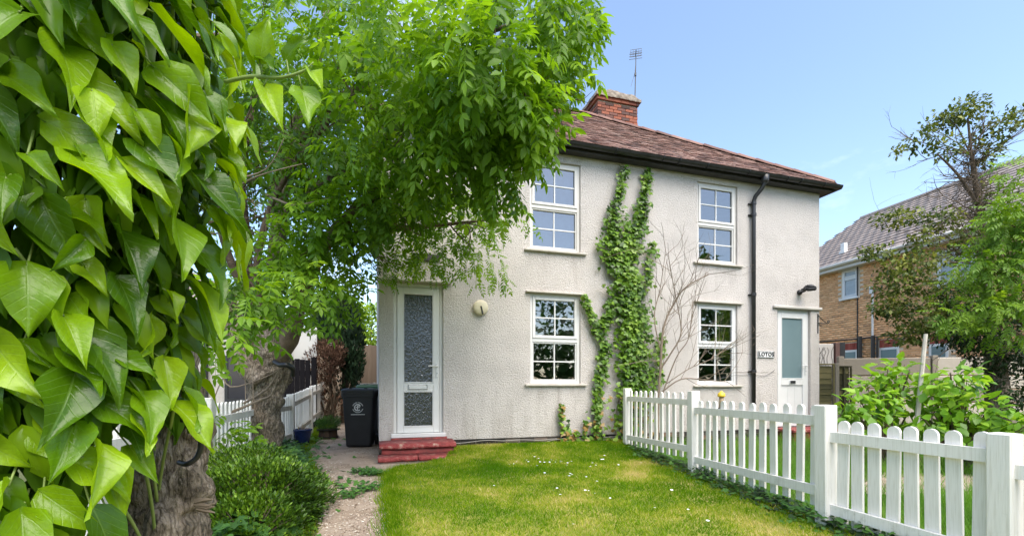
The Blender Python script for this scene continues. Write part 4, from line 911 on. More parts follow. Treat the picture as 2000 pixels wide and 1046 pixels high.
mb = MB(); mb.box(XA, XB + .1, -eo + .03, -eo + .05, zE - .2, zE - .01); mb.box(XA, XB + .1, -eo + .05, .03, zE - .19, zE - .175); mb.build('fascia', M['upvc_old'], nh)
mb = MB(); mb.tube([(XA - .3, -eo - .04, zE - .04), (XB + .2, -eo - .04, zE - .04)], .062, 10); mb.build('gutter', mat('stone_gutter', (.62, .58, .52), rough=.5), nh, True)
vx = nfac(1645, 495)[0] - .35; q = Vector((vx, -eo, zE)) + es * .95
mb = MB(); mb.box(-.10, .10, -.10, .10, -.02, .06); mb.bev(-.075, .075, -.075, .075, .061, .34, .01); o = mb.build('roof_vent', M['upvc'], nroof); o.location = q + en * .02
px = nfac(1707, 600)[0]; mb = MB(); mb.tube([(px, -.05, nfac(1707, 567)[1]), (px, -.05, nfac(1707, 655)[1])], .03, 8); mb.bev(px - .12, px - .02, -.06, .0, nfac(1700, 571)[1] - .05, nfac(1700, 560)[1], .01); mb.build('waste_pipe', M['upvc'], nh)
px = nfac(1708, 600)[0]; mb = MB(); mb.tube([(px, -.06, nfac(1708, 655)[1]), (px, -.06, 1.2)], .055, 8); px = nfac(1683, 600)[0]; mb.tube([(px, -.06, nfac(1683, 657)[1]), (px, -.06, 1.2)], .055, 8)
za = nfac(1683, 661)[1]; zb = nfac(1604, 667)[1]
mb.tube([(nfac(1600, 600)[0], -.05, zb), (px, -.05, za)], .025, 6); mb.tube([(px, -.05, za), (px + .5, -.05, za + .01), (px + .55, -.05, za - .05), (px + .55, -.05, 1.2)], .03, 6); mb.tube([(nfac(1708, 1)[0], -.05, za + .01), (nfac(1800, 1)[0], -.05, za + .02)], .02, 6)
mb.build('soil_pipe', M['iron'], nh)
xx = nfac(1674.5, 600)[0]; mb = MB(); mb.bev(xx - .012, xx + .012, -.012, .02, 1.3, ZW - .02, .003); mb.build('movement_joint', M['iron'], nh)

# ================================================================== RIGHT BOUNDARY: PANEL WALL, LAP FENCE, RENDERED STUMP OF WALL
wa = P(1641, 760, 10.9); wb = P(1985, 760, 10.2); wa.z = wb.z = 0
cw = empty('panel_wall', wa, math.atan2(wb.y - wa.y, wb.x - wa.x), 'weathered precast concrete panel wall in front of the brick house', 'wall')
Lw = (wb - wa).length; nbay = 3; bl_ = 1.9
hts = [.0, .3, .6, .9, 1.2, 1.62]
for i in range(nbay):
    for j in range(5):
        mb = MB(); mb.bev(i * bl_ + .06, (i + 1) * bl_ - .06, -.02 + random.uniform(-.006, .006), .03, hts[j] + .009, hts[j + 1] - .009, .014); mb.build('panel', M['concrete'], cw)
for i in range(nbay + 1): mb = MB(); mb.bev(i * bl_ - .058, i * bl_ + .058, -.06, .06, 0, 1.66, .01); mb.build('post', M['concrete'], cw)
lf_ = empty('lap_fence', P(1620, 760, 9.6), R(8), 'mossy overlapping board fence panels beside the cottage corner', 'fence'); lf_.location.z = 0
def lap_panel(x0, x1, z0, z1, yy):
    n = int((z1 - z0) / .115)
    mb = MB(); mb.bev(0, x1 - x0 - .08, -.006, .006, 0, .15, .003); me = mb.mesh('slat', M['green_wood'])
    for i in range(n): o = link('slat', me, lf_); o.location = (x0 + .04, yy + random.uniform(-.003, .003), z0 + .02 + i * .115); o.rotation_euler = (R(-5), R(random.uniform(-.7, .7)), 0)
    mb = MB()
    for x in (x0 + .02, (x0 + x1) / 2, x1 - .02): mb.bev(x - .02, x + .02, yy - .035, yy - .012, z0, z1, .004)
    mb.bev(x0, x1, yy - .036, yy + .03, z1 + .002, z1 + .03, .004); mb.build('frame', M['green_wood'], lf_)
lap_panel(-1.0, .10, .30, 1.40, 0); lap_panel(.20, .56, .05, 1.36, .06)
mb = MB(); mb.bev(.10, .19, -.05, .05, 0, 1.44, .006); mb.build('post', M['concrete'], lf_)
mb = MB(); mb.bev(-1.0, .10, -.03, .03, .0, .29, .006); mb.build('gravel_board', M['concrete'], lf_)
rw = empty('garden_wall', P(1600, 760, 11.6), R(5), 'stub of cracked pale rendered wall with a brown end post', 'wall'); rw.location.z = 0
mb = MB(); mb.bev(-1.2, .40, 0, .12, 0, 2.02, .015); mb.build('wall', M['render_smooth'], rw)
mb = MB(); mb.bev(.41, .53, -.04, .12, 0, 2.05, .006); mb.build('post', M['brown'], rw)
mb = MB(); mb.bev(.54, .68, -.03, .1, 0, 2.06, .006); mb.build('drain_box', M['black'], rw)
mb = MB()
for i in range(9):
    x = random.uniform(-.15, .35); z = 1.25; pts = [(x, -.012, z)]
    for k in range(9): x += random.uniform(-.05, .05); z += random.uniform(.05, .1); pts.append((x, -.012, z))
    mb.tube(pts, .004, 4)
mb.build('dead_creeper', M['iron'], rw)

# ================================================================== VEGETATION
def smooth_path(pts, n=6):
    pts = [Vector(p) for p in pts]; out = []
    for i in range(len(pts) - 1):
        p0 = pts[max(i - 1, 0)]; p1, p2 = pts[i], pts[i + 1]; p3 = pts[min(i + 2, len(pts) - 1)]
        for k in range(n):
            t = k / n; out.append(.5 * ((2 * p1) + (p2 - p0) * t + (2 * p0 - 5 * p1 + 4 * p2 - p3) * t * t + (3 * p1 - p0 - 3 * p2 + p3) * t ** 3))
    out.append(pts[-1]); return out
def bark_tube(mb, pts, radii, n=14, sub=6, amp=.12, knob=3.0, seed=0, mi=0):
    """limb with lumps, ridges and a tapering outline"""
    P_ = smooth_path(pts, sub); m = len(P_); rr = np.interp(np.linspace(0, len(radii) - 1, m), range(len(radii)), radii)
    b0 = len(mb.v); mb.tube(P_, list(rr), n, mi)
    for i in range(m):
        for k in range(n):
            v = Vector(mb.v[b0 + i * n + k]); c = P_[i]; d = v - c
            q = v * knob + Vector((seed, 0, 0)); f = 1 + amp * 2.2 * noise.noise(q) + amp * .9 * noise.noise(q * 3.1) + amp * .35 * noise.noise(Vector((math.cos(k / n * 6.283) * 5, math.sin(k / n * 6.283) * 5, v.z * 2 + seed)))
            mb.v[b0 + i * n + k] = tuple(c + d * f)
def bark_cracks(nt, tc, col):
    l = nt.links.new; mp = N(nt, 'Mapping'); mp.inputs['Scale'].default_value = (1, 1, .28); l(tc.outputs['Object'], mp.inputs['Vector'])
    nz = N(nt, 'TexNoise', Scale=9., Detail=4.); l(mp.outputs[0], nz.inputs['Vector']); w = N(nt, 'MixRGB', Fac=.16); l(mp.outputs[0], w.inputs[1]); l(nz.outputs['Color'], w.inputs[2])
    v = N(nt, 'TexVoronoi', Scale=34., feature='DISTANCE_TO_EDGE'); l(w.outputs[0], v.inputs['Vector'])
    r = ramp(nt, [(.0, (.22, .20, .18)), (.12, (.72, .72, .72)), (.35, (1, 1, 1))]); l(v.outputs['Distance'], r.inputs['Fac'])
    n2 = N(nt, 'TexNoise', Scale=3.2, Detail=8., Roughness=.7); l(tc.outputs['Object'], n2.inputs['Vector']); r2 = ramp(nt, [(.36, (.45, .44, .34)), (.55, (1, 1, 1)), (.7, (1.0, .97, .95))]); l(n2.outputs['Fac'], r2.inputs['Fac'])
    m1 = N(nt, 'MixRGB', blend_type='MULTIPLY', Fac=.85); l(col, m1.inputs[1]); l(r.outputs['Color'], m1.inputs[2]); m2 = N(nt, 'MixRGB', blend_type='MULTIPLY', Fac=.9); l(m1.outputs[0], m2.inputs[1]); l(r2.outputs['Color'], m2.inputs[2]); return m2.outputs[0]
M['bark'] = mat('pale_bark', [(.3, (.16, .125, .09)), (.48, (.33, .265, .20)), (.62, (.47, .39, .31)), (.8, (.58, .50, .42))], rough=.95, scale=11, detail=10, bump=1, bscale=46, bdetail=6, dist=.05, stretch=(1, 1, .4), extra=bark_cracks)
M['bark_dark'] = mat('branch_bark', [(.3, (.06, .042, .028)), (.6, (.15, .11, .075)), (.8, (.23, .18, .125))], rough=.95, scale=9, bump=.7, bscale=40)
M['twig'] = mat('bare_twig', [(.3, (.15, .115, .085)), (.7, (.28, .22, .16))], rough=.9, scale=12)
G_ASH = [(0, (.06, .13, .01)), (.35, (.10, .22, .014)), (.7, (.17, .32, .02)), (1, (.26, .43, .035))]
M['ash'] = leaf_mat('pinnate_leaf', G_ASH, rough=.42, trans=.5)
M['box'] = leaf_mat('box_leaf', [(0, (.02, .05, .005)), (.4, (.05, .115, .008)), (.75, (.12, .23, .014)), (1, (.22, .36, .03))], rough=.4, trans=.2)
M['herb'] = leaf_mat('herb_leaf', [(0, (.03, .085, .016)), (.5, (.055, .15, .025)), (1, (.11, .24, .04))], rough=.5, trans=.3)
M['grass'] = leaf_mat('grass_blade', [(0, (.06, .17, .004)), (.35, (.13, .25, .008)), (.58, (.25, .34, .016)), (.78, (.44, .42, .08)), (1, (.62, .52, .24))], rough=.9, trans=.4, spec=.08)
M['tallgrass'] = leaf_mat('tall_grass_blade', [(0, (.06, .16, .015)), (.6, (.13, .30, .03)), (1, (.30, .42, .09))], rough=.5, trans=.4)
M['wall_ivy'] = leaf_mat('wall_ivy_leaf', [(0, (.025, .06, .010)), (.35, (.07, .15, .014)), (.75, (.15, .27, .025)), (.93, (.24, .36, .05)), (1, (.28, .15, .05))], rough=.35, trans=.2)
M['cypress'] = leaf_mat('cypress_spray', [(0, (.010, .026, .012)), (.6, (.024, .055, .022)), (1, (.045, .085, .03))], rough=.6, trans=.12)
M['dead'] = leaf_mat('dead_spray', [(0, (.06, .03, .02)), (.6, (.15, .08, .05)), (1, (.24, .14, .09))], rough=.9, trans=.1)
M['privet'] = leaf_mat('golden_leaf', [(0, (.14, .24, .02)), (.6, (.28, .42, .03)), (1, (.42, .52, .06))], rough=.45, trans=.4)
M['apple'] = leaf_mat('broad_leaf', [(0, (.07, .17, .012)), (.4, (.14, .30, .02)), (.8, (.25, .44, .04)), (1, (.34, .52, .07))], rough=.35, trans=.4)
M['olive'] = leaf_mat('olive_leaf', [(0, (.03, .055, .012)), (.4, (.08, .12, .02)), (.75, (.16, .20, .035)), (1, (.28, .30, .06))], rough=.45, trans=.3)
M['elder'] = leaf_mat('elder_leaf', [(0, (.06, .14, .010)), (.5, (.13, .25, .018)), (1, (.24, .38, .03))], rough=.45, trans=.42)
M['heart'] = mat('shaded_twigs', (.03, .05, .012), rough=1)
M['darkleaf'] = leaf_mat('dark_leaf', [(0, (.012, .03, .008)), (1, (.035, .075, .018))], rough=.45, trans=.15)
# leaf shapes: y runs to the tip, z is the upper side
LEAFLET = ([(0, 0, 0), (-.5, .42, .06), (0, .45, 0), (.5, .42, .06), (-.33, .75, .0), (.33, .75, .0), (0, 1, -.10)],
           [(0, 3, 2), (0, 2, 1), (1, 2, 4), (2, 3, 5), (2, 6, 4), (2, 5, 6)])
SMALL = ([(0, 0, 0), (-.5, .5, .08), (0, .5, 0), (.5, .5, .08), (0, 1, -.06)], [(0, 3, 2), (0, 2, 1), (1, 2, 4), (2, 3, 4)])
LOBED = ([(0, 0, 0), (-.5, .1, .03), (-.62, .45, .0), (-.3, .55, .04), (0, 1, -.08), (.3, .55, .04), (.62, .45, .0), (.5, .1, .03), (0, .4, .05)],
         [(0, 8, 1), (1, 8, 2), (2, 8, 3), (3, 8, 4), (4, 8, 5), (5, 8, 6), (6, 8, 7), (7, 8, 0)])
BLADE = ([(-.5, 0, 0), (.5, 0, 0), (.38, .45, .05), (-.38, .45, .05), (0, 1, .28)], [(0, 1, 2), (0, 2, 3), (3, 2, 4)])
def scaled(t, w): return ([(x * w, y, z) for x, y, z in t[0]], t[1])
def pinnate(pairs=4, lw=.42, ll=.30, droop=.35, spread=62):
    """one compound leaf of unit length: leaflets in pairs on a drooping midrib"""
    V = []; F = []; base = scaled(LEAFLET, lw)
    def add(p, ang, pitch, s, roll):
        m = Matrix.Translation(p) @ Matrix.Rotation(R(ang), 4, 'Z') @ Matrix.Rotation(R(pitch), 4, 'X') @ Matrix.Rotation(R(roll), 4, 'Y') @ Matrix.Scale(s, 4)
        b = len(V); V.extend(tuple(m @ Vector(v)) for v in base[0]); F.extend(tuple(i + b for i in f) for f in base[1])
    for i in range(pairs):
        t = .25 + .62 * i / max(1, pairs - 1); p = Vector((0, t, -droop * t * t)); s = ll * (.8 + .35 * math.sin(math.pi * (i + .6) / pairs))
        for sg in (-1, 1): add(p, sg * -(spread + random.uniform(-8, 8)), -22 - 30 * droop + random.uniform(-10, 10), s * random.uniform(.88, 1.1), random.uniform(-14, 14))
    add(Vector((0, .9, -droop * .81)), random.uniform(-8, 8), -35 * droop - 14, ll * 1.15, 0)
    r = .006; b = len(V)
    for i in range(4): t = i / 3 * .95; V += [(-r, t, -droop * t * t), (r, t, -droop * t * t)]
    for i in range(3): F += [(b + 2 * i, b + 2 * i + 1, b + 2 * i + 3), (b + 2 * i, b + 2 * i + 3, b + 2 * i + 2)]
    return V, F
def ell_pts(c, rad, n, shell=.0):
    v = unit(n); r = rng.random(n) ** (1 / 3) if shell == 0 else 1 - shell * rng.random(n) ** 1.6
    return np.array(c)[None] + v * r[:, None] * np.array(rad)[None], v
def blob_leaves(name, blobs, tmpl, size, m, parent=None, axis_mix=(.6, .5, -.5), up_out=.35, shell=.45, clump=.06, per=1, tint_pow=1.0, tint_hi=1.0, flat=.0, smooth=False, jit=.35):
    """leaves spread through and over ellipsoids: blobs = (centre, radii, count)"""
    pos = []; out = []
    for c, rad, n in blobs:
        k = max(1, n // per); p, v = ell_pts(c, rad, k, shell)
        p = np.repeat(p, per, 0) + rng.normal(size=(k * per, 3)) * clump; pos.append(p); out.append(np.repeat(v, per, 0))
    pos = np.concatenate(pos); out = np.concatenate(out); n = len(pos)
    a, b, cz = axis_mix; axis = out * a + unit(n) * b + np.array([[0, 0, cz]]); up = out * up_out + np.array([[0, 0, 1.]]) + unit(n) * .45
    B = basis(axis, up); sc = size * rng.uniform(1 - jit, 1 + jit, n)
    # clumps share a shade, with single leaves varying round it
    sh = np.array([noise.noise(Vector(p * 2.6)) for p in pos]); tint = np.clip(.5 + .55 * sh + rng.normal(size=n) * .22, 0, 1) ** tint_pow * tint_hi
    return scatter(name, tmpl[0], tmpl[1], pos, B, sc, m, tint, parent, smooth)
def blob(px, py, d, rx, ry, rd, n): c = P(px, py, d); return ((c.x, c.y, c.z), (rx / FPX * d, rd, ry / FPX * d), n)
def twiggy(mb, p, d, length, rad, depth, spread=.5, up=.1, n=4, minr=.0015, mi=0, kids=(2, 4), sides=5):
    pts = [Vector(p)]; d = Vector(d).normalized()
    for i in range(n):
        d = (d + Vector((random.gauss(0, 1), random.gauss(0, 1), random.gauss(0, 1) + up)) * spread * .28).normalized(); pts.append(pts[-1] + d * length / n)
    mb.tube(pts, [rad * (1 - .6 * i / n) for i in range(n + 1)], sides if rad > .006 else 3, mi, cap=False)
    if depth > 0:
        for k in range(random.randint(*kids)):
            i = random.randint(1, n); nd = (d + Vector((random.gauss(0, 1), random.gauss(0, 1), random.gauss(0, .8) + up)) * spread).normalized()
            twiggy(mb, pts[i], nd, length * random.uniform(.45, .75), max(minr, rad * .55), depth - 1, spread, up, n, minr, mi, kids, sides)
    return pts

# ---- 1. the gnarled tree by the path, its crown reaching over the front of the cottage
TB = Vector((-3.02, 5.75, 0))
tr = empty('tree', TB, 0, 'gnarled pollarded tree with a spreading crown of pinnate leaves beside the path', 'tree')
tl = lambda px, py, d: P(px, py, d) - TB
mb = MB()
bark_tube(mb, [tl(522, 905, 5.75), tl(520, 860, 5.75), tl(515, 790, 5.75), tl(525, 730, 5.75), tl(530, 690, 5.75), tl(520, 640, 5.75)], [.21, .175, .18, .235, .21, .11], 44, 14, .19, 5.2, 1)
bark_tube(mb, [tl(515, 745, 5.6), tl(480, 705, 5.6), tl(458, 640, 5.6), tl(440, 560, 5.5)], [.17, .13, .11, .09], 14, 6, .14, 4, 4)
trunk = mb.build('trunk', M['bark'], tr, True)
limbs = [([(520, 700, 5.75), (523, 640, 5.75), (535, 560, 5.8), (545, 440, 5.9), (560, 300, 6.0), (610, 160, 6.0), (640, 20, 5.9)], .15),
         ([(535, 710, 5.7), (568, 650, 5.6), (590, 575, 5.5), (640, 470, 5.3), (720, 390, 5.1), (820, 330, 4.9), (930, 270, 4.6)], .125),
         ([(505, 690, 5.8), (490, 600, 5.9), (478, 480, 6), (470, 330, 6.1), (500, 180, 6.1), (520, 40, 6)], .12),
         ([(560, 320, 6.0), (640, 220, 5.6), (740, 150, 5.1), (860, 90, 4.6), (1000, 50, 4.2)], .075),
         ([(545, 430, 5.9), (600, 380, 5.5), (690, 330, 5.2), (780, 250, 4.8), (900, 200, 4.3), (1040, 190, 4.0)], .07),
         ([(640, 470, 5.3), (740, 450, 5.3), (850, 440, 5.4), (950, 430, 5.5)], .045),
         ([(478, 480, 6), (420, 380, 5.8), (390, 250, 5.6)], .06), ([(490, 600, 5.9), (440, 480, 5.6), (430, 380, 5.2), (470, 250, 4.8)], .06),
         ([(523, 640, 5.75), (500, 540, 5.6), (530, 400, 5.4), (600, 290, 5.0), (690, 180, 4.5)], .055)]
for i, (pp, r) in enumerate(limbs):
    mb = MB(); q = [tl(*p) for p in pp]; bark_tube(mb, q, [r * (1 - .75 * k / (len(q) - 1)) for k in range(len(q))], 9, 5, .10, 4, i * 7); mb.build('limb', M['bark'] if i == 0 else M['bark_dark'], tr, True)
mb = MB()
for pp, r in limbs:
    q = smooth_path([tl(*p) for p in pp], 4)
    for k in range(len(q) // 4, len(q)):
        for _ in range(2 if k % 2 else 1):
            twiggy(mb, q[k], Vector((random.gauss(.15, .8), random.gauss(-.1, .8), random.gauss(.1, .6))), random.uniform(.3, .62), .011, 2, .5, .05, 4, .003, kids=(1, 3), sides=5)
mb.build('branches', M['bark_dark'], tr)['kind'] = 'stuff'
# bare dead shoots low on the trunk
mb = MB()
for pp, r in (([(470, 790, 5.3), (520, 760, 5.1), (545, 722, 5.0)], .016), ([(500, 780, 5.2), (530, 770, 5.1), (545, 725, 5.05)], .012), ([(430, 715, 5.2), (450, 755, 5.2), (520, 735, 5.1), (548, 718, 5.0)], .009), ([(395, 860, 4.6), (420, 820, 4.7), (470, 797, 4.9), (510, 780, 5.1)], .022), ([(480, 780, 5.1), (478, 735, 5.1), (470, 710, 5.1)], .006), ([(495, 780, 5.1), (494, 740, 5.1), (496, 720, 5.1)], .006), ([(400, 830, 4.6), (425, 760, 4.7), (440, 730, 4.7)], .008)):
    mb = MB(); q = smooth_path([tl(*p) for p in pp], 4); mb.tube(q, [r * (1 - .55 * k / (len(q) - 1)) for k in range(len(q))], 6); mb.build('dead_shoot', M['twig'], tr)
mb = MB()
for pp, r in (([(520, 380, 4.9), (570, 400, 4.7), (610, 395, 4.6), (650, 385, 4.5)], .012), ([(455, 350, 4.2), (520, 330, 4.1), (555, 270, 4.0)], .008), ([(440, 380, 4.4), (500, 345, 4.2), (590, 320, 4.0)], .009), ([(385, 70, 2.6), (430, 66, 2.6), (460, 40, 2.6), (470, -20, 2.6)], .014), ([(385, 22, 2.5), (415, 18, 2.5), (445, 5, 2.5)], .008)):
    mb = MB(); q = smooth_path([tl(*p) for p in pp], 4); mb.tube(q, [r * (1 - .55 * k / (len(q) - 1)) for k in range(len(q))], 6); mb.build('dead_shoot', M['twig'], tr)
crown_blobs = [(640, 425, 4.9, 75, 45, .3, 70), (560, 480, 5.0, 60, 40, .3, 46), (730, 400, 4.8, 70, 40, .3, 60), (600, 330, 5.0, 80, 60, .4, 60),(440, 130, 6.4, 70, 90, .7, 80), (540, 120, 6.6, 90, 90, .7, 90), (480, 260, 6.7, 80, 80, .6, 80), (570, 300, 6.6, 80, 70, .6, 80), (440, 420, 6.4, 50, 80, .6, 60), (560, 440, 6.7, 70, 60, .5, 60), (660, 300, 6.3, 80, 70, .6, 70),  # px, py, depth, rx, ry, depth radius, compound leaves
    (1115, 25, 4.4, 50, 45, .5, 50), (1165, 0, 4.5, 24, 20, .3, 9), (1070, 110, 4.2, 60, 75, .6, 90), (1110, 110, 4.3, 28, 36, .4, 18), (1010, 50, 4.1, 110, 90, .8, 170), (1000, 205, 4.0, 75, 75, .6, 130), (1040, 250, 4.0, 30, 38, .4, 34), (1015, 290, 4.1, 24, 20, .3, 10),
    (940, 150, 3.7, 105, 100, .8, 180), (930, 280, 4.2, 100, 75, .7, 120), (965, 330, 4.3, 40, 50, .5, 36), (820, 90, 4.0, 120, 110, .9, 190), (700, 60, 4.6, 120, 100, 1.0, 170), (590, 60, 5.2, 130, 100, 1.1, 170), (480, 80, 5.4, 110, 120, 1.0, 130),
    (800, 250, 4.3, 120, 100, .9, 190), (680, 220, 4.9, 120, 110, 1.0, 150), (560, 210, 5.6, 110, 110, .9, 105), (740, 340, 4.9, 110, 65, .8, 95), (850, 355, 4.9, 100, 55, .7, 80),
    (620, 350, 6.2, 110, 80, .7, 70), (500, 340, 6.6, 100, 120, .6, 60), (430, 230, 5.6, 80, 130, .8, 80), (760, 410, 5.6, 90, 50, .6, 80), (640, 450, 6.3, 90, 55, .5, 66), (680, 520, 6.0, 70, 35, .5, 46), (600, 530, 5.6, 80, 50, .5, 60)]
POS = []; OUT = []; SCL = []
for b_ in crown_blobs:
    c, rad, n = blob(*b_); p, v = ell_pts(c, rad, int(n * 1.12), .75); POS.append(p); OUT.append(v); SCL.append(np.full(len(p), .29))
for b_ in [(900, 440, 5.9, 75, 55, .35, 150), (970, 410, 6.1, 48, 45, .3, 80), (850, 500, 5.9, 90, 42, .35, 120), (950, 520, 6.0, 45, 42, .3, 48), (800, 450, 5.7, 80, 60, .5, 120), (980, 550, 6.1, 20, 16, .15, 8), (765, 520, 5.8, 45, 30, .3, 34), (1035, 430, 6.2, 16, 20, .1, 5)]:   # finer leaves close to the wall
    c, rad, n = blob(*b_); p, v = ell_pts(c, rad, n, .7); POS.append(p); OUT.append(v); SCL.append(np.full(len(p), .165))
for b_ in [(560, 560, 4.5, 100, 40, .5, 46), (480, 600, 4.0, 70, 45, .4, 34), (620, 560, 4.8, 70, 35, .4, 28), (430, 640, 3.7, 50, 60, .4, 26), (600, 610, 4.7, 55, 22, .3, 14), (690, 580, 5.2, 35, 22, .3, 10), (450, 550, 4.2, 60, 50, .4, 30)]:
    c, rad, n = blob(*b_); p, v = ell_pts(c, rad, n, .8); POS.append(p); OUT.append(v); SCL.append(np.full(len(p), .27))
for b_ in [(470, 860, 4.4, 60, 45, .3, 26), (430, 890, 4.0, 45, 50, .3, 20), (520, 880, 4.6, 35, 30, .2, 10), (425, 830, 4.3, 30, 30, .2, 8), (415, 950, 3.6, 25, 25, .2, 4)]:   # sucker shoots at its foot
    c, rad, n = blob(*b_); p, v = ell_pts(c, rad, n, .9); POS.append(p); OUT.append(v); SCL.append(np.full(len(p), .24))
POS = np.concatenate(POS) - np.array(TB)[None]; OUT = np.concatenate(OUT); SCL = np.concatenate(SCL)
n = len(POS); axis = OUT * .55 + unit(n) * .55 + np.array([[.05, -.15, -.32]]); up = np.array([[0, -.12, 1.]]) + OUT * .25 + unit(n) * .35
Bm = basis(axis, up); sh = np.array([noise.noise(Vector(p * 1.7)) for p in POS]); tint = np.clip(.48 + .7 * sh + rng.normal(size=n) * .15, 0, 1)
var = rng.integers(0, 4, n)
for k in range(4):
    V, F = pinnate((4, 5, 4, 3)[k], (.40, .36, .44, .46)[k], (.30, .26, .32, .36)[k], (.30, .42, .18, .34)[k]); s = var == k
    o = scatter('crown', V, F, POS[s], Bm[s], SCL[s] * rng.uniform(.8, 1.2, s.sum()), M['ash'], tint[s], tr)
# black cable and hose looped on the two trunks
M['rubber'] = mat('black_rubber', (.012, .012, .013), rough=.4)
mb = MB(); mb.tube(smooth_path([P(536, 706, 5.38), P(548, 712, 5.3), P(560, 712, 5.27), P(572, 720, 5.32), P(572, 732, 5.4)], 5), .03, 8)
tag(mb.build('tree_tie', M['rubber'], None, True), 'thick black rubber tie hooked round the gnarled tree limb', 'tree tie')

# ---- 2. the ivy-clad trunk in the near left corner
T2 = Vector((-1.16, 1.56, 0))
t2 = empty('ivy_host_tree', T2, 0, 'knobbly bare trunk under the big leaved ivy at the left', 'tree')
mb = MB(); q2 = lambda px, py, d: P(px, py, d) - T2
bark_tube(mb, [q2(318, 1330, 1.56), q2(318, 1120, 1.56), q2(322, 1000, 1.56), q2(335, 930, 1.56), q2(345, 850, 1.58), q2(320, 700, 1.62), q2(290, 420, 1.68), q2(300, 100, 1.75), q2(330, -250, 1.85)], [.155, .14, .125, .115, .10, .10, .09, .08, .07], 44, 14, .20, 8.5, 12)
mb.build('trunk', M['bark'], t2, True)
mb = MB()
for a in range(5):
    p = q2(388 + random.uniform(-6, 4), 985 + random.uniform(-14, 14), 1.48); mb.tube([p, p + Vector((.035, -.01, random.uniform(-.01, .015))), p + Vector((.06, -.015, random.uniform(-.02, .02)))], [.012, .006, .002], 5)
mb.build('spur', M['twig'], t2)
mb = MB(); loop = [(322, 800, 1.42), (352, 806, 1.39), (372, 830, 1.38), (392, 858, 1.42), (386, 890, 1.42), (366, 905, 1.41), (350, 902, 1.43)]
mb.tube(smooth_path([P(*p) for p in loop], 6), .0085, 8); mb.tube(smooth_path([P(318, 806, 1.41), P(345, 815, 1.385), P(356, 822, 1.38), (P(352, 840, 1.39))], 6), .012, 8); mb.tube(smooth_path([P(322, 815, 1.4), P(350, 822, 1.37), P(362, 812, 1.375), P(340, 800, 1.4)], 6), .007, 8)
tag(mb.build('cable_loop', M['rubber'], None, True), 'loop of black cable hanging on the near left trunk', 'cable')

IVY_G = [(0, (.05, .125, .004)), (.35, (.12, .25, .005)), (.7, (.215, .37, .007)), (1, (.31, .48, .014))]
M['ivy'] = leaf_mat('ivy_leaf', IVY_G, rough=.24, trans=.42, source='object', veins=True, spec=.62, vgain=.22)
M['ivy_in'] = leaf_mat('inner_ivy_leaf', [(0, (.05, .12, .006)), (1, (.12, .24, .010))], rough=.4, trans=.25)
M['ivy_mid'] = leaf_mat('middle_ivy_leaf', IVY_G, rough=.36, trans=.4, spec=.5)
M['ivy_stem'] = mat('ivy_stem', [(.3, (.16, .24, .05)), (.7, (.26, .33, .09))], rough=.6, scale=12)
def ivy_mesh(width, fold, wave, droop, shoulder, seed, twist):
    nx_, ny_ = 6, 11; V = []; F = []; UV = []
    for j in range(ny_ + 1):
        t = j / ny_; tt = max(0.0, t)
        # heart base, full shoulder, long drawn-out tip
        w = width * (math.sin(math.pi * min(1, tt ** .62)) ** .85) * (1.08 - .30 * tt) if 0 < tt < 1 else 0
        w *= 1 + .12 * math.exp(-((t - shoulder) / .11) ** 2)
        if t > .72: w *= 1 - .35 * ((t - .72) / .28) ** .8
        for i in range(nx_ + 1):
            u = i / nx_ * 2 - 1; x = u * w; y = t - (.10 * abs(u) * max(0, 1 - t * 4.5))
            z = fold * abs(x) - droop * t * t + wave * (abs(u) ** 1.5) * math.sin(t * 9 + seed + (1.3 if u > 0 else 0)) * .5 + .02 * math.sin(u * 4 + seed)
            a = twist * (t - .3); x, z = x * math.cos(a) - z * math.sin(a) * .5, z + x * math.sin(a)
            V.append((x, y, z)); UV.append(((u * w / max(width, .01) * .5) + .5 if width else .5, t))
    for j in range(ny_):
        for i in range(nx_): a = j * (nx_ + 1) + i; F.append((a, a + 1, a + nx_ + 2, a + nx_ + 1))
    me = bpy.data.meshes.new('leaf'); me.from_pydata(V, [], F); uvl = me.uv_layers.new(name='UVMap')
    for lp in me.loops: uvl.data[lp.index].uv = UV[lp.vertex_index]
    me.polygons.foreach_set('use_smooth', [True] * len(F)); me.materials.append(M['ivy']); me.update(); return me
random.seed(58)
IVY = [ivy_mesh(random.uniform(.22, .31), random.uniform(.35, 1.0), random.uniform(.06, .20), random.uniform(.05, .42), random.uniform(.25, .4), k * 1.7, random.uniform(-.6, .6)) for k in range(9)]
ivy = empty('ivy', Vector((-1.30, 1.32, 0)), 0, 'big glossy bright green ivy smothering the trunk at the left', 'ivy')
IO = Vector((-1.30, 1.32, 0))
def ivy_leaf(p, tip, up, size):
    y = Vector(tip).normalized(); x = y.cross(Vector(up)); x = x.normalized() if x.length > 1e-4 else Vector((1, 0, 0)); z = x.cross(y)
    o = link('leaf', random.choice(IVY), ivy); s = size
    o.matrix_local = Matrix.Translation(Vector(p) - IO) @ Matrix((x, y, z)).transposed().to_4x4() @ Matrix.Diagonal((s * random.uniform(.85, 1.15), s, s, 1)); return o
def ivy_radius(z):   # how far the mass stands out from its axis at each height
    return float(np.interp(z, [.0, .35, .6, .85, 1.1, 1.35, 1.6, 1.9, 2.4, 2.9], [.26, .34, .37, .38, .36, .41, .46, .46, .42, .38]))
stems = MB(); cnt = 0; tries = 0; placed = []
view = Vector((1.30, -1.32, 0)).normalized()
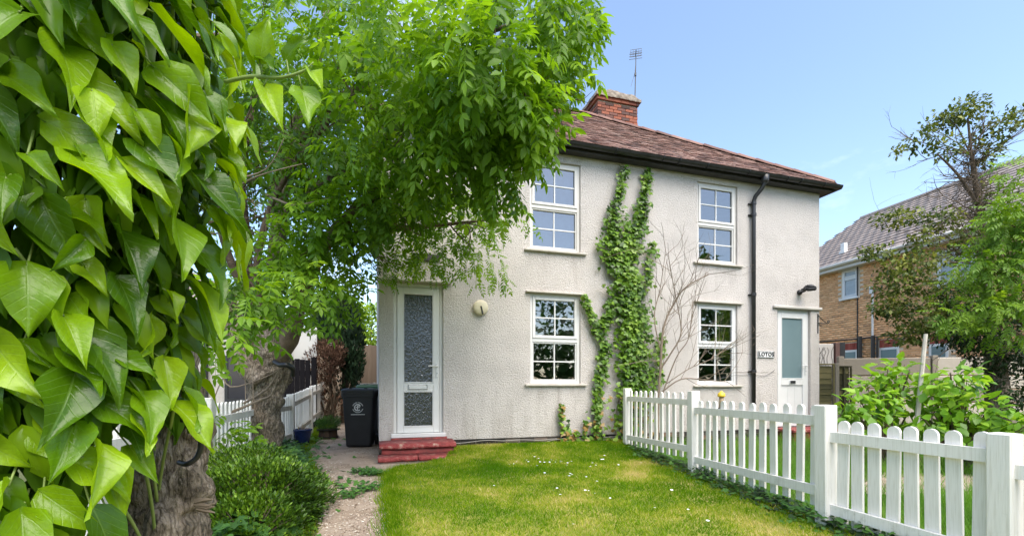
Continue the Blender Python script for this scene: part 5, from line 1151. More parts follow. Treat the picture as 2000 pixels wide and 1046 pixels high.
while cnt < 292 and tries < 6000:
    tries += 1
    z = random.uniform(.28, 2.35); th = random.gauss(0, .95); 
    if abs(th) > 1.9: continue
    dirn = Matrix.Rotation(th, 3, 'Z') @ view; rr = ivy_radius(z) * random.uniform(.84, 1.06)
    p = IO + dirn * rr; p.z = z
    px = 1000 + FPX * p.x / p.y if p.y > .2 else -999; py = HOR - FPX * (z - CAMZ) / max(p.y, .2)
    if p.y < .42: continue
    if px > np.interp(py, [0, 250, 380, 520, 690, 760, 840], [432, 450, 455, 415, 340, 365, 355]) or (py > 840 and px > 350 - (py - 840) * .8) : continue
    if any((p - q).length < .055 for q in placed): continue
    placed.append(p); size = random.choice((.085, .11, .13, .15, .17, .19)) * random.uniform(.9, 1.1) * (1.1 if th < -.2 else 1)
    side = dirn.cross(Vector((0, 0, 1)))
    tip = Vector((0, 0, -1)) * random.uniform(.65, 1.0) + dirn * random.uniform(-.05, .75) + side * random.gauss(-.12, .45) + Vector((.40, .10, 0))
    up = dirn + Vector((0, 0, random.uniform(.2, 1.0))) + side * random.gauss(0, .5)
    ivy_leaf(p, tip, up, size); cnt += 1
    q = IO + dirn * (rr - random.uniform(.12, .2)) + Vector((0, 0, random.uniform(.02, .10))); q.z += z
    mid = p.lerp(q, .5) + Vector((0, 0, .03)); stems.tube([Vector(p) - IO, mid - IO, q - IO], [.0022, .0028, .003], 5)
random.seed(77)
# the long shoot that reaches out over the path
sh_ = [P(440, 160, 1.22), P(490, 150, 1.2), P(545, 152, 1.19), P(590, 140, 1.18), P(612, 122, 1.18)]
stems.tube([p - IO for p in smooth_path(sh_, 5)], [.0055] * 8 + [.004] * 8 + [.002] * 5, 6)
for (bx, by, tx, ty, s) in ((508, 118, 520, 30, .085), (515, 168, 548, 228, .085), (560, 116, 588, 62, .06), (590, 178, 604, 232, .07), (607, 140, 628, 160, .035), (508, 115, 535, 130, .05), (455, 110, 432, 60, .06)):
    a, b = P(bx, by, 1.19), P(tx, ty, 1.15); ivy_leaf(a, b - a, Vector((.5, -.8, .35)), (b - a).length * 1.05); 
    near = min(smooth_path(sh_, 5), key=lambda q: (q - a).length); stems.tube([a - IO, near.lerp(a, .4) - IO, near - IO], .002, 4)
for k in range(14):
    th = random.uniform(-1, 1.2); dirn = Matrix.Rotation(th, 3, 'Z') @ view; z = random.uniform(.4, 1.7); pts = []
    for j in range(6): pts.append(dirn * (ivy_radius(z) * (.55 + .07 * j)) + Vector((0, 0, z + .07 * j + .02 * math.sin(j))) + dirn.cross(Vector((0, 0, 1))) * (.05 * j - .1))
    stems.tube(smooth_path(pts, 3), .0045, 6)
stems.build('stems', M['ivy_stem'], ivy, True)['kind'] = 'stuff'
# deeper leaves of the same ivy
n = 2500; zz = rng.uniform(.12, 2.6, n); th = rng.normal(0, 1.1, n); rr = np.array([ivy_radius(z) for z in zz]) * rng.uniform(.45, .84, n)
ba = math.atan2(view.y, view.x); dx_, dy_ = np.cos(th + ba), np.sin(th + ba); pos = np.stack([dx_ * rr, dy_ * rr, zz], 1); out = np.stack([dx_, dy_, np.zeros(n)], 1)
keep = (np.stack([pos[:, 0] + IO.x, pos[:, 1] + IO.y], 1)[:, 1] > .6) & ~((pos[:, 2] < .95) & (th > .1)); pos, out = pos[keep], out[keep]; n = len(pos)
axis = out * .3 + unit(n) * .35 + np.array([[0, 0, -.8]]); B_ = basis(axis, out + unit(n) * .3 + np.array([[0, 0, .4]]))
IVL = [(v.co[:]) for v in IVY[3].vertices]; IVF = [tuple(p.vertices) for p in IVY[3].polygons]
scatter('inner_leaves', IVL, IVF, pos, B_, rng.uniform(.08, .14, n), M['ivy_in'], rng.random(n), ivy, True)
n = 420; zz = np.concatenate([rng.uniform(.4, 2.6, 230), rng.uniform(.12, .75, 190)]); th = np.concatenate([rng.normal(-.25, .9, 230), rng.normal(-.35, .4, 190)]); rr = np.array([ivy_radius(z) for z in zz]) * rng.uniform(.80, .93, n); dx_, dy_ = np.cos(th + ba), np.sin(th + ba)
pos = np.stack([dx_ * rr, dy_ * rr, zz], 1); out = np.stack([dx_, dy_, np.zeros(n)], 1); keep = (pos[:, 1] + IO.y > .6) & ~((zz < .95) & (th > -.05)); pos, out = pos[keep], out[keep]; n = len(pos)
axis = out * .25 + unit(n) * .3 + np.array([[.25, .2, -.8]]); B_ = basis(axis, out + unit(n) * .35 + np.array([[0, 0, .5]]))
IVL = [(v.co[:]) for v in IVY[5].vertices]
scatter('under_leaves', IVL, IVF, pos, B_, rng.uniform(.10, .15, n), M['ivy_mid'], rng.random(n), ivy, True)

# ---- 3. low planting on the left: box bush, herbs
bush = empty('box_bush', P(480, 985, 3.5), 0, 'dense clipped dark green bush with small leaves at the foot of the ivy trunk', 'bush'); bush.location.z = 0
bl0 = np.array(bush.location)
def local_blobs(bl, o): return [((c[0] - o[0], c[1] - o[1], c[2] - o[2]), r, n) for c, r, n in bl]
bb = [((-1.80, 3.25, .16), (.44, .48, .30), 15000), ((-2.12, 3.7, .20), (.42, .42, .30), 8000), ((-1.62, 2.85, .06), (.34, .34, .26), 5200), ((-2.0, 3.0, .1), (.4, .4, .3), 4200), ((-1.72, 3.65, .08), (.30, .36, .22), 2800)]
blob_leaves('foliage', local_blobs(bb, bl0), scaled(SMALL, .45), .030, M['box'], bush, (.8, .5, .35), .5, .22, .014, 5)
mb = MB()
for c, r, n in local_blobs(bb, bl0):
    for _ in range(26): d = Vector(unit(1)[0]); d.z = abs(d.z); mb.tube([Vector((c[0], c[1], 0)), Vector(c) + Vector((d.x * r[0] * .5, d.y * r[1] * .5, d.z * r[2] * .4)), Vector(c) + Vector((d.x * r[0] * .9, d.y * r[1] * .9, d.z * r[2] * .9))], [.008, .005, .002], 4)
mb.build('stems', M['bark_dark'], bush)['kind'] = 'stuff'
mb = MB()   # twiggy dark heart that stops one seeing through
for c, r, n in local_blobs(bb, bl0):
    k0 = len(mb.v); b_ = [(math.cos(a) * math.sin(t) * r[0] * .58 + c[0], math.sin(a) * math.sin(t) * r[1] * .58 + c[1], math.cos(t) * r[2] * .58 + c[2]) for t in np.linspace(.05, 3.09, 8) for a in np.linspace(0, 6.283, 12, endpoint=False)]
    mb.add(b_, [(i * 12 + j, (i + 1) * 12 + j, (i + 1) * 12 + (j + 1) % 12, i * 12 + (j + 1) % 12) for i in range(7) for j in range(12)])
del mb
def strip_plants(n, pathf, w, zmax, size, m, name, tmpl=LOBED, tint_pow=1.0):
    """ground-hugging leaves along a strip: pathf(t) -> (x, y) and width w"""
    t = rng.random(n); xy = np.array([pathf(v) for v in t]); off = rng.normal(size=n) * w; pos = np.stack([xy[:, 0] + off, xy[:, 1] + rng.normal(size=n) * .06, np.zeros(n)], 1)
    h = zmax * np.exp(-(off / (w * 1.3)) ** 2); pos[:, 2] = .02 + h * rng.random(n) ** .7
    az = rng.uniform(0, 6.283, n); axis = np.stack([np.cos(az), np.sin(az), rng.uniform(-.35, .35, n)], 1); up = np.array([[0, -.25, 1.]]) + unit(n) * .4
    sh = np.array([noise.noise(Vector(p * 3)) for p in pos]); tint = np.clip(.5 + .5 * sh + rng.normal(size=n) * .2, 0, 1) ** tint_pow
    o = scatter(name, tmpl[0], tmpl[1], pos, basis(axis, up), rng.uniform(.6, 1.35, n) * size, m, tint); return o
pl_ = lambda t: (lerp_poly(PL, 2.3 + 4.6 * t) - .40 - .05 * math.sin(t * 14), 2.3 + 4.6 * t)
o = strip_plants(3000, pl_, .15, .22, .062, M['herb'], 'ground_herbs'); tag(o, 'low leafy weeds spilling over the left edge of the path', 'weeds', kind='stuff')
pl2 = lambda t: (lerp_poly(PL, 4.2 + 4.4 * t) - .65, 4.2 + 4.4 * t)
o = strip_plants(2600, pl2, .35, .16, .06, M['herb'], 'ground_herbs'); tag(o, 'leafy weeds between the gnarled tree and the left picket fence', 'weeds', kind='stuff')
for x, y, s, n in ((-1.52, 5.02, .11, 260), (-1.36, 4.30, .09, 170), (-1.66, 5.15, .12, 200), (-1.42, 4.05, .08, 120)):
    o = strip_plants(n, lambda t, x=x, y=y, s=s: (x + s * (t - .5) * 2, y + .03), s * .35, .05, .028, M['herb'], 'path_weed'); tag(o, None, None, kind='stuff')
# weeds and ivy trailing along the foot of the right fence and cottage wall
pf_ = lambda t: (lerp_poly(FENCE_R, 2.2 + 4.8 * t) - .02, 2.2 + 4.8 * t)
o = strip_plants(1000, pf_, .11, .09, .045, M['darkleaf'], 'ground_cover'); tag(o, 'dark leafy ground cover creeping under the right picket fence', 'ground cover', kind='stuff')
o = strip_plants(1100, pf_, .12, .11, .045, M['herb'], 'ground_cover'); tag(o, 'paler green weeds at the foot of the right picket fence', 'ground cover', kind='stuff')

# ---- 4. grass
def grass_area(n, sampler, h, w, name, m, tint_f, label, lean=.35):
    pts = np.array([sampler() for _ in range(n)]); n = len(pts)
    az = rng.uniform(0, 6.283, n); ln = np.abs(rng.normal(0, lean, n)); axis = np.stack([np.cos(az) * ln, np.sin(az) * ln, np.ones(n)], 1); up = np.stack([np.sin(az), -np.cos(az), np.full(n, .05)], 1) + unit(n) * .3
    hh = h * rng.uniform(.45, 1.25, n); sc = np.stack([np.full(n, w) * rng.uniform(.7, 1.3, n), hh, hh], 1)
    tint = np.clip(np.array([tint_f(p) for p in pts]) + rng.normal(size=n) * .16, 0, 1)
    o = scatter(name, BLADE[0], BLADE[1], pts, basis(axis, up), sc, m, tint); return tag(o, label, 'grass', kind='stuff')
def lawn_pt():
    while True:
        v = random.random() ** .8; d = 2.6 + 5.0 * v; u = random.random(); xl = lerp_poly(LEFT, d) - .03 + .05 * noise.noise((d * 5, 1, 2)); xr = lerp_poly(FENCE_R, d)
        x = xl + (xr - xl) * u; back = HC.y + (x - HC.x) / HU.x * HU.y - .02
        if d > back or (x < H(1.0, 0, 0).x + .03 and d > H(.5, -.6, 0).y - .1): continue
        return (x, d, lawn_z(x, d) - .004)
def lawn_tint(p):
    a = noise.noise((p[0] * .9 + 3, p[1] * .9, 0)); b = noise.noise((p[0] * 2.6, p[1] * 2.2, 4)); c = noise.noise((p[0] * 8, p[1] * 8, 9))
    return .38 + .48 * a + .42 * b + .22 * c + (.08 if noise.noise((p[0] * 1.3, p[1] * 1.7, 20)) > .2 else 0)
grass_area(18000, lawn_pt, .046, .0062, 'lawn_tufts', M['grass'], lambda p: lawn_tint(p) + random.gauss(0, .16), 'taller tufts among the short lawn grass', .9)
grass_area(150000, lawn_pt, .030, .0042, 'lawn_grass', M['grass'], lawn_tint, 'short green and straw coloured grass of the front lawn', .75)
def edge_pt():
    d = 2.7 + 3.0 * random.random(); x = lerp_poly(LEFT, d) + random.gauss(.01, .055) - .05 * max(0, noise.noise((d * 4.5, 2, 2))); return (x, d, .01)
grass_area(6000, edge_pt, .06, .004, 'lawn_edge', M['grass'], lambda p: .28 + .3 * noise.noise((p[0] * 3, p[1] * 3, 1)), 'longer grass along the edge of the path', .5)
def side_pt():
    d = 2.3 + 10.0 * random.random() ** 1.3; x0_ = lerp_poly(FENCE_R, min(d, 7.4)) + .06; x = x0_ + random.random() * (.9 * d + .6); back = HC.y + (x - HC.x) / HU.x * HU.y - .1
    if (x < 6.1 and d > back): return side_pt()
    if noise.noise((x * .8, d * .8, 3)) < -.38: return side_pt()
    px_, dd = x, d
    if abs((d - 4.5) - (x - 4) * .12) < .33 and x > 2.95 and random.random() < .93: return side_pt()
    return (x, d, .0)
grass_area(46000, side_pt, .20, .0052, 'tall_grass', M['tallgrass'], lambda p: .45 + .45 * noise.noise((p[0] * 1.5, p[1] * 1.5, 7)), 'long uncut grass in the next garden behind the right picket fence', .4)
def left_pt():
    d = 2.5 + 9 * random.random(); x = lerp_poly(PL, d) - abs(random.gauss(0, .5)); return (x, d, .0)
grass_area(14000, left_pt, .08, .0045, 'verge_grass', M['grass'], lambda p: .35 + .5 * noise.noise((p[0] * 2, p[1] * 2, 7)), 'rough grass between the path and the left picket fence', .5)
def daisy_pts():
    out = []
    for cx, cy, s, n in ((1085, 905, .22, 14), (1095, 940, .3, 10), (1145, 915, .3, 6), (1200, 900, .4, 8), (1155, 965, .3, 6), (1060, 905, .3, 5), (1300, 1000, .6, 5)):
        d = .97 * FPX / (cy - HOR); c = P(cx, cy, d)
        for _ in range(n): out.append((c.x + random.gauss(0, s), c.y + random.gauss(0, s * .7)))
    return out
dz = [(x, y) for x, y in daisy_pts() if x > lerp_poly(LEFT, y) + .15 and x < lerp_poly(FENCE_R, y) - .2 and y < HC.y + (x - HC.x) / HU.x * HU.y - .15]
pos = np.array([(x, y, lawn_z(x, y) + .035) for x, y in dz]); n = len(pos); DAISY = ([(0, 0, .1)] + [(math.cos(a), math.sin(a), 0) for a in np.linspace(0, 6.283, 8, endpoint=False)], [(0, 1 + k, 1 + (k + 1) % 8) for k in range(8)])
o = scatter('daisies', *DAISY, pos, basis(np.tile([[0, 1., .0]], (n, 1)) + unit(n) * .3, np.tile([[0, -.3, 1.]], (n, 1))), rng.uniform(.008, .014, n), M['white_paint'], rng.random(n)); tag(o, 'small white daisies dotted over the lawn', 'daisies', kind='stuff')
# loose grit and dead leaf litter on the path
gp = []
while len(gp) < 7000:
    d = 2.6 + 8 * random.random() ** 1.6; u = random.random(); x = lerp_poly(PL, d) + (lerp_poly(PR, d) - lerp_poly(PL, d)) * u
    if noise.noise((x * 2.5, d * 2.5, 3)) + random.uniform(-.5, .5) < -.05 + .25 * math.sin(u * math.pi): continue
    gp.append((x, d, .012))
gp = np.array(gp); n = len(gp); STONE = ([(1, 0, 0), (-1, 0, 0), (0, 1, 0), (0, -1, 0), (0, 0, .7), (.5, .6, .4), (-.6, .4, .35), (.4, -.7, .4)], [(0, 5, 4), (5, 2, 4), (2, 6, 4), (6, 1, 4), (1, 3, 4), (3, 7, 4), (7, 0, 4), (0, 2, 5), (2, 1, 6), (3, 0, 7)])
M['grit'] = mat('grit', [(0, (.10, .065, .04)), (.35, (.28, .21, .15)), (.7, (.45, .38, .30)), (1, (.68, .63, .56))], rough=.95, scale=3, rand='attr')
o = scatter('grit', *STONE, gp, basis(np.stack([rng.normal(size=n), rng.normal(size=n), rng.normal(size=n) * .1], 1), np.tile([[0, 0, 1.]], (n, 1))), (np.abs(rng.normal(0, .5, n)) + .5)[:, None] * np.array([[.0052, .007, .0045]]), M['grit'], rng.random(n)); tag(o, 'loose grit and pebbles scattered over the path', 'gravel', kind='stuff')
# planter greenery
blob_leaves('foliage', [((.0, 0, .26), (.20, .20, .13), 1500)], scaled(SMALL, .16), .05, M['herb'], bar, (.5, .6, .5), .3, .5, .02, 3)

# ---- 5. ivy climbing the cottage front
wi = empty('wall_ivy', H(3.95, -.05, 0), HROT, 'ivy climbing the cottage front in a tall forked column up to the gutter', 'ivy')
caps = [(1218, 450, 1228, 570, 24, 150), (1215, 328, 1196, 410, 12, 90), (1196, 410, 1190, 470, 19, 100), (1262, 334, 1250, 400, 11, 85), (1250, 400, 1244, 445, 19, 85), (1244, 445, 1228, 500, 22, 90), (1192, 460, 1210, 540, 30, 170), (1165, 470, 1200, 540, 10, 40), (1272, 475, 1255, 560, 12, 60), (1215, 430, 1228, 450, 14, 20),
        (1225, 540, 1232, 700, 40, 720), (1232, 700, 1238, 790, 44, 380), (1230, 780, 1225, 870, 46, 210), (1136, 578, 1150, 615, 7, 40), (1150, 615, 1178, 680, 11, 80), (1178, 680, 1165, 740, 14, 70), (1165, 740, 1160, 860, 13, 130), (1165, 640, 1190, 610, 12, 40), (1285, 650, 1280, 740, 14, 70), (1195, 560, 1175, 640, 14, 50),
        (1094, 785, 1094, 845, 4, 26), (1105, 825, 1106, 855, 5, 14), (1120, 835, 1122, 858, 6, 16), (1142, 812, 1136, 850, 4, 14), (1090, 865, 1240, 866, 12, 260)]
lp_ = []; 
for x0, y0, x1, y1, hw, n in caps:
    for _ in range(int(n * 1.7)):
        t = random.random(); px, py = x0 + (x1 - x0) * t + random.gauss(0, hw * .40), y0 + (y1 - y0) * t + random.gauss(0, 6); s, z = fac(px, py)
        if z < .03 or z > 4.5: continue
        lp_.append((s - 3.95, -random.uniform(.0, .05 + hw * .0022), z))
pos = np.array(lp_); n = len(pos); axis = np.array([[0, -.25, -.75]]) + unit(n) * .55; up = np.array([[0.1, -1, .45]]) + unit(n) * .35
sh = np.array([noise.noise(Vector(p * 3)) for p in pos]); low = np.clip((1.0 - pos[:, 2]) / .8, 0, 1); tint = np.clip(.5 + .4 * sh + rng.normal(size=n) * .2, 0, .92); tint = np.where(rng.random(n) < low * .30, .99, tint)
scatter('foliage', LOBED[0], LOBED[1], pos, basis(axis, up), rng.uniform(.042, .085, n), M['wall_ivy'], tint, wi)
mb = MB()
for pts in ([(1235, 870), (1232, 780), (1225, 650), (1205, 540), (1192, 450), (1205, 370), (1215, 328)], [(1245, 872), (1250, 760), (1238, 620), (1235, 500), (1250, 400), (1262, 335)], [(1165, 868), (1160, 800), (1165, 740), (1178, 680), (1150, 615), (1136, 578)], [(1238, 872), (1222, 800), (1228, 720), (1215, 600)], [(1094, 860), (1095, 820), (1093, 785)], [(1260, 868), (1262, 810), (1250, 740), (1258, 660)], [(1205, 868), (1200, 820), (1212, 760)]):
    q = [Vector((fac(*p)[0] - 3.95, .03, fac(*p)[1])) for p in pts]; mb.tube(smooth_path(q, 4), [.014 * (1 - .7 * i / (4 * (len(q) - 1))) for i in range(4 * (len(q) - 1) + 1)], 6)
mb.build('stem', M['twig'], wi, True)

# ---- 6. bare shrub against the wall
bs = empty('bare_shrub', P(1286, 868, 7.0), 0, 'leafless twiggy shrub between the wall ivy and the lower right window', 'shrub'); bs.location.z = .02
o_ = Vector(bs.location); mb = MB(); random.seed(21)
main = [([(1284, 868, 7.0), (1285, 790, 6.98), (1290, 720, 6.95), (1296, 640, 6.95), (1318, 590, 6.95), (1340, 560, 6.9), (1385, 535, 6.9)], .024), ([(1290, 720, 6.95), (1310, 690, 6.9), (1330, 650, 6.9), (1322, 590, 6.95), (1308, 520, 6.95)], .014), ([(1287, 770, 7), (1330, 740, 6.9), (1380, 742, 6.9), (1420, 745, 6.95)], .014), ([(1286, 790, 6.98), (1320, 700, 6.9), (1345, 660, 6.9), (1352, 600, 6.9)], .012), ([(1292, 690, 6.95), (1278, 620, 7), (1290, 560, 7.05), (1300, 490, 7.05)], .011), ([(1300, 750, 6.95), (1345, 720, 6.9), (1390, 700, 6.9), (1415, 680, 6.9)], .009)]
for pts, r in main:
    q = smooth_path([P(*p) - o_ for p in pts], 5); mb.tube(q, [r * (1 - .7 * i / (len(q) - 1)) for i in range(len(q))], 6)
    for k in range(5, len(q), 1):
        dd = (q[k] - q[k - 1]).normalized()
        if random.random() < .8: twiggy(mb, q[k], dd + Vector((random.gauss(.15, .6), random.gauss(0, .25), random.gauss(.35, .6))), random.uniform(.25, .75), .006, 2, .42, .12, 4, .0022, kids=(1, 2), sides=4)
mb.build('branches', M['twig'], bs)['kind'] = 'stuff'
random.seed(33)
# ---- 7. bird feeder on its pole
fd = empty('bird_feeder', P(1409, 860, 6.4), 0, 'bird feeder with a bright yellow cap behind the right picket fence', 'bird feeder'); fd.location.z = 0
zc_ = P(1409, 770, 6.4).z; mb = MB(); mb.tube([(0, 0, 0), (0, 0, zc_ - .19)], .008, 6); mb.build('pole', M['iron'], fd)
mb = MB(); mb.lathe([(.03, zc_ - .18), (.03, zc_ - .03)], n=12); mb.build('tube', mat('seed_tube', (.35, .24, .13), rough=.4), fd, True)
mb = MB(); mb.lathe([(.050, zc_ - .03), (.052, zc_ - .015), (.045, zc_ + .02), (.02, zc_ + .035), (.012, zc_ + .05)], n=14); mb.build('cap', mat('yellow_plastic', (.75, .50, .04), rough=.4), fd, True)
mb = MB(); mb.lathe([(.045, zc_ - .20), (.05, zc_ - .185), (.03, zc_ - .178)], n=14); mb.build('tray', M['iron'], fd, True)

# ---- 8. end of the side passage: cypress, dying conifer, golden bush
cy = empty('cypress', P(672, 760, 11.9), 0, 'dark green upright cypress in front of the board fence at the passage end', 'tree'); cy.location.z = 0; co = np.array(cy.location)
blob_leaves('crown', local_blobs([blob(680, 660, 11.9, 27, 75, .45, 2600), blob(650, 650, 12.1, 38, 60, .5, 2300), blob(690, 690, 11.7, 17, 70, .3, 1000), blob(668, 740, 12, 30, 50, .4, 700), blob(635, 630, 12.2, 25, 40, .3, 700)], co), scaled(SMALL, .35), .13, M['cypress'], cy, (.4, .35, .9), .6, .35, .03, 3)
mb = MB(); bark_tube(mb, [(0, 0, 0), (.02, 0, 1.2), (0, .05, 2.6)], [.1, .08, .03], 8, 4, .1); mb.tube([(.1, 0, 0), (.2, -.05, .8), (.25, 0, 1.6)], [.06, .05, .02], 6); mb.build('trunk', M['bark_dark'], cy)
dc = empty('dead_conifer', P(632, 760, 11.2), 0, 'browned dead conifer bush beside the dark cypress', 'bush'); dc.location.z = 0; co = np.array(dc.location)
blob_leaves('crown', local_blobs([blob(630, 705, 11.2, 36, 38, .4, 1500), blob(622, 740, 11.1, 30, 34, .35, 700), blob(645, 690, 11.2, 28, 26, .3, 700), blob(640, 790, 11.2, 30, 34, .3, 500)], co), scaled(SMALL, .30), .085, M['dead'], dc, (.5, .5, .6), .5, .4, .03, 3)
mb = MB(); 
for k in range(12): mb.tube([(random.uniform(-.1, .3), random.uniform(-.1, .1), 0), (random.uniform(-.3, .45), random.uniform(-.2, .2), .8), (random.uniform(-.4, .5), random.uniform(-.3, .3), 1.5)], [.03, .02, .005], 5)
mb.build('stems', M['bark_dark'], dc)['kind'] = 'stuff'
gb = empty('golden_bush', P(720, 700, 16), 0, 'bright yellow green bush showing over the board fence', 'bush'); gb.location.z = 0; co = np.array(gb.location)
blob_leaves('crown', local_blobs([blob(722, 640, 16, 40, 48, .8, 2600), blob(690, 630, 16.4, 34, 40, .7, 1200), blob(715, 730, 16.2, 40, 70, .7, 1500)], co), scaled(SMALL, .5), .12, M['privet'], gb, (.5, .5, -.1), .4, .4, .03, 2)
mb = MB(); mb.tube([(0, 0, 0), (0, 0, 1.5), (.1, 0, 3)], [.08, .06, .02], 6); mb.build('trunk', M['bark_dark'], gb)
lh = empty('distant_tree', Vector((-13, 24, 0)), 0, 'leafy tree beyond the bungalow glimpsed through the big crown', 'tree')
blob_leaves('crown', [((0, 0, 4.0), (3.4, 2.2, 2.8), 3000), ((3.0, 1, 3.4), (2.6, 2, 2.2), 1800)], scaled(SMALL, .6), .30, M['elder'], lh, (.5, .5, -.2), .4, .4, .08, 2)
mb = MB(); mb.tube([(0, 0, 0), (.1, 0, 2), (0, 0, 4)], [.22, .18, .08], 8); mb.build('trunk', M['bark_dark'], lh)

# ---- 9. next garden: broad-leaved shrubs, stake, ivy-clad tree, ash sapling
def shrub(name, base, blobs, label, n_leaf, size, m, tmpl, group=None, stems_=7, **kw):
    e = empty(name, base, 0, label, 'shrub', group); o = np.array(e.location)
    blob_leaves('foliage', local_blobs(blobs, o), tmpl, size, m, e, **kw)
    mb = MB()
    for c, r, n in local_blobs(blobs, o):
        for _ in range(stems_):
            v = Vector(unit(1)[0]); q = Vector((c[0] + v.x * r[0] * .7, c[1] + v.y * r[1] * .7, c[2] + v.z * r[2] * .7)); mb.tube(smooth_path([(random.uniform(-.06, .06), random.uniform(-.06, .06), 0), (q.x * .45, q.y * .45, q.z * .55), q], 3), [.012, .011, .01, .009, .007, .005, .003], 5)
    mb.build('stems', M['bark_dark'], e)['kind'] = 'stuff'; return e
OV_ = scaled(LEAFLET, .62)
b0 = P(1725, 860, 5.6); b0.z = 0
shrub('broadleaf_shrub', b0, [blob(1750, 725, 5.6, 28, 24, .2, 75), blob(1722, 752, 5.6, 36, 28, .25, 95), blob(1700, 782, 5.5, 42, 32, .3, 105), blob(1665, 790, 5.4, 24, 16, .2, 28), blob(1745, 790, 5.7, 40, 36, .3, 85), blob(1690, 815, 5.3, 50, 26, .3, 100), blob(1655, 815, 5.3, 20, 16, .2, 24)], 'light green broad leaved shrub left of the leaning stake', 0, .115, M['apple'], OV_, 'broad leaved shrubs behind the right fence', axis_mix=(.6, .5, -.35), shell=.5, clump=.03)
b0 = P(1870, 860, 5.3); b0.z = 0
shrub('broadleaf_shrub', b0, [blob(1850, 745, 5.3, 50, 26, .25, 110), blob(1880, 735, 5.3, 26, 22, .2, 52), blob(1820, 775, 5.4, 38, 32, .3, 80), blob(1830, 820, 5.2, 55, 28, .3, 105), blob(1900, 800, 5.1, 50, 30, .3, 110), blob(1950, 815, 5.0, 40, 26, .25, 85), blob(1985, 835, 4.8, 26, 22, .2, 45), blob(1900, 845, 5.0, 50, 20, .25, 70), blob(1860, 780, 5.3, 30, 26, .25, 50)], 'wider light green broad leaved shrub right of the leaning stake', 0, .115, M['apple'], OV_, 'broad leaved shrubs behind the right fence', axis_mix=(.6, .5, -.35), shell=.5, clump=.03)
mb = MB(); mb.tube([P(1785, 905, 5.3), P(1795, 780, 5.32), P(1808, 652, 5.35)], [.026, .024, .02], 7); tag(mb.build('stake', M['grey_rail']), 'leaning pale wooden stake standing between the two broad leaved shrubs', 'stake')
# ivy-choked tree with a dead top
it = empty('ivy_clad_tree', P(1935, 760, 8.6), 0, 'sparse tree with a dark twig clogged trunk in front of the brick house', 'tree'); it.location.z = 0; io = Vector(it.location)
mb = MB(); L3 = lambda px, py, d: P(px, py, d) - io
bark_tube(mb, [L3(1945, 830, 8.6), L3(1940, 720, 8.6), L3(1928, 560, 8.6), L3(1915, 430, 8.6), L3(1900, 320, 8.6), L3(1890, 230, 8.6)], [.15, .12, .09, .05, .03, .012], 10, 5, .2, 5, 3)
bark_tube(mb, [L3(1910, 400, 8.6), L3(1870, 340, 8.5), L3(1830, 300, 8.5)], [.03, .022, .01], 6, 4, .15, 5, 5)
mb.build('trunk', M['bark_dark'], it, True)
mb = MB(); random.seed(5)
for (px, py, d), dd, ln in (((1900, 320, 8.6), (-.1, 0, 1), 1.3), ((1895, 300, 8.6), (-.7, 0, .5), 1.4), ((1905, 320, 8.6), (.8, 0, .6), 1.5), ((1915, 420, 8.6), (-1, 0, .2), 1.5), ((1920, 480, 8.6), (-1, -.2, -.1), 2.0), ((1930, 560, 8.6), (-1, -.2, .05), 2.2), ((1935, 640, 8.6), (-1, -.2, .0), 1.8), ((1900, 350, 8.6), (-.8, 0, -.2), 1.0), ((1905, 380, 8.6), (.6, .2, .5), 1.2), ((1890, 290, 8.6), (.3, 0, .9), 1.1), ((1920, 520, 8.6), (-1, .2, .25), 2.0)):
    for _ in range(4): twiggy(mb, L3(px, py, d), Vector(dd) + Vector((random.gauss(0, .25), random.gauss(0, .3), random.gauss(0, .25))), ln * random.uniform(.4, .75), .013, 3, .42, .05, 5, .0022, kids=(1, 3), sides=4)
for k in range(800):   # the dense knot of dead twigs on the stem
    t = random.random(); p = L3(1890 + 38 * t + random.gauss(0, 17), 285 + 210 * t, 8.6 + random.gauss(0, .15)); twiggy(mb, p, Vector((random.gauss(0, 1), random.gauss(0, 1), random.gauss(-.1, .8))), random.uniform(.15, .42), .005, 0, .5, 0, 3, .002)
mb.build('twigs', M['bark_dark'], it)['kind'] = 'stuff'
ib = [blob(1885, 215, 8.6, 34, 22, .35, 150), blob(1845, 235, 8.6, 38, 16, .3, 90), blob(1800, 275, 8.5, 30, 18, .3, 60), blob(1752, 296, 8.5, 9, 7, .1, 16), blob(1950, 250, 8.6, 40, 30, .4, 120), blob(1985, 230, 8.6, 24, 18, .3, 50), blob(1850, 290, 8.5, 30, 22, .3, 60), blob(1920, 300, 8.6, 26, 30, .3, 80),
      blob(1755, 425, 8.4, 52, 14, .3, 110), blob(1840, 430, 8.4, 36, 20, .3, 100), blob(1800, 470, 8.3, 30, 18, .3, 70), blob(1715, 495, 8.3, 34, 12, .25, 70), blob(1690, 492, 8.3, 12, 7, .15, 18), blob(1800, 510, 8.2, 50, 22, .35, 150), blob(1760, 555, 8.1, 58, 26, .4, 230), blob(1735, 600, 8.1, 34, 18, .3, 110), blob(1800, 615, 8.0, 58, 34, .4, 290), blob(1780, 655, 8.0, 45, 18, .35, 130), blob(1850, 570, 8.2, 40, 40, .4, 200), blob(1740, 520, 8.2, 30, 16, .25, 70),
      blob(1940, 420, 8.6, 40, 70, .4, 260), blob(1880, 480, 8.5, 40, 34, .35, 140), blob(1860, 640, 8.1, 40, 30, .4, 150)]
ib = [(c, r, int(n * 3.0)) for c, r, n in ib]
blob_leaves('crown', local_blobs(ib, np.array(io)), scaled(SMALL, .60), .078, M['olive'], it, (.5, .6, -.15), .4, .7, .025, 2, 1.0, 1.0)
dk = empty('yew_bush', P(1945, 760, 7.6), 0, 'dark dense evergreen bush under the fresh green tree', 'bush'); dk.location.z = 0
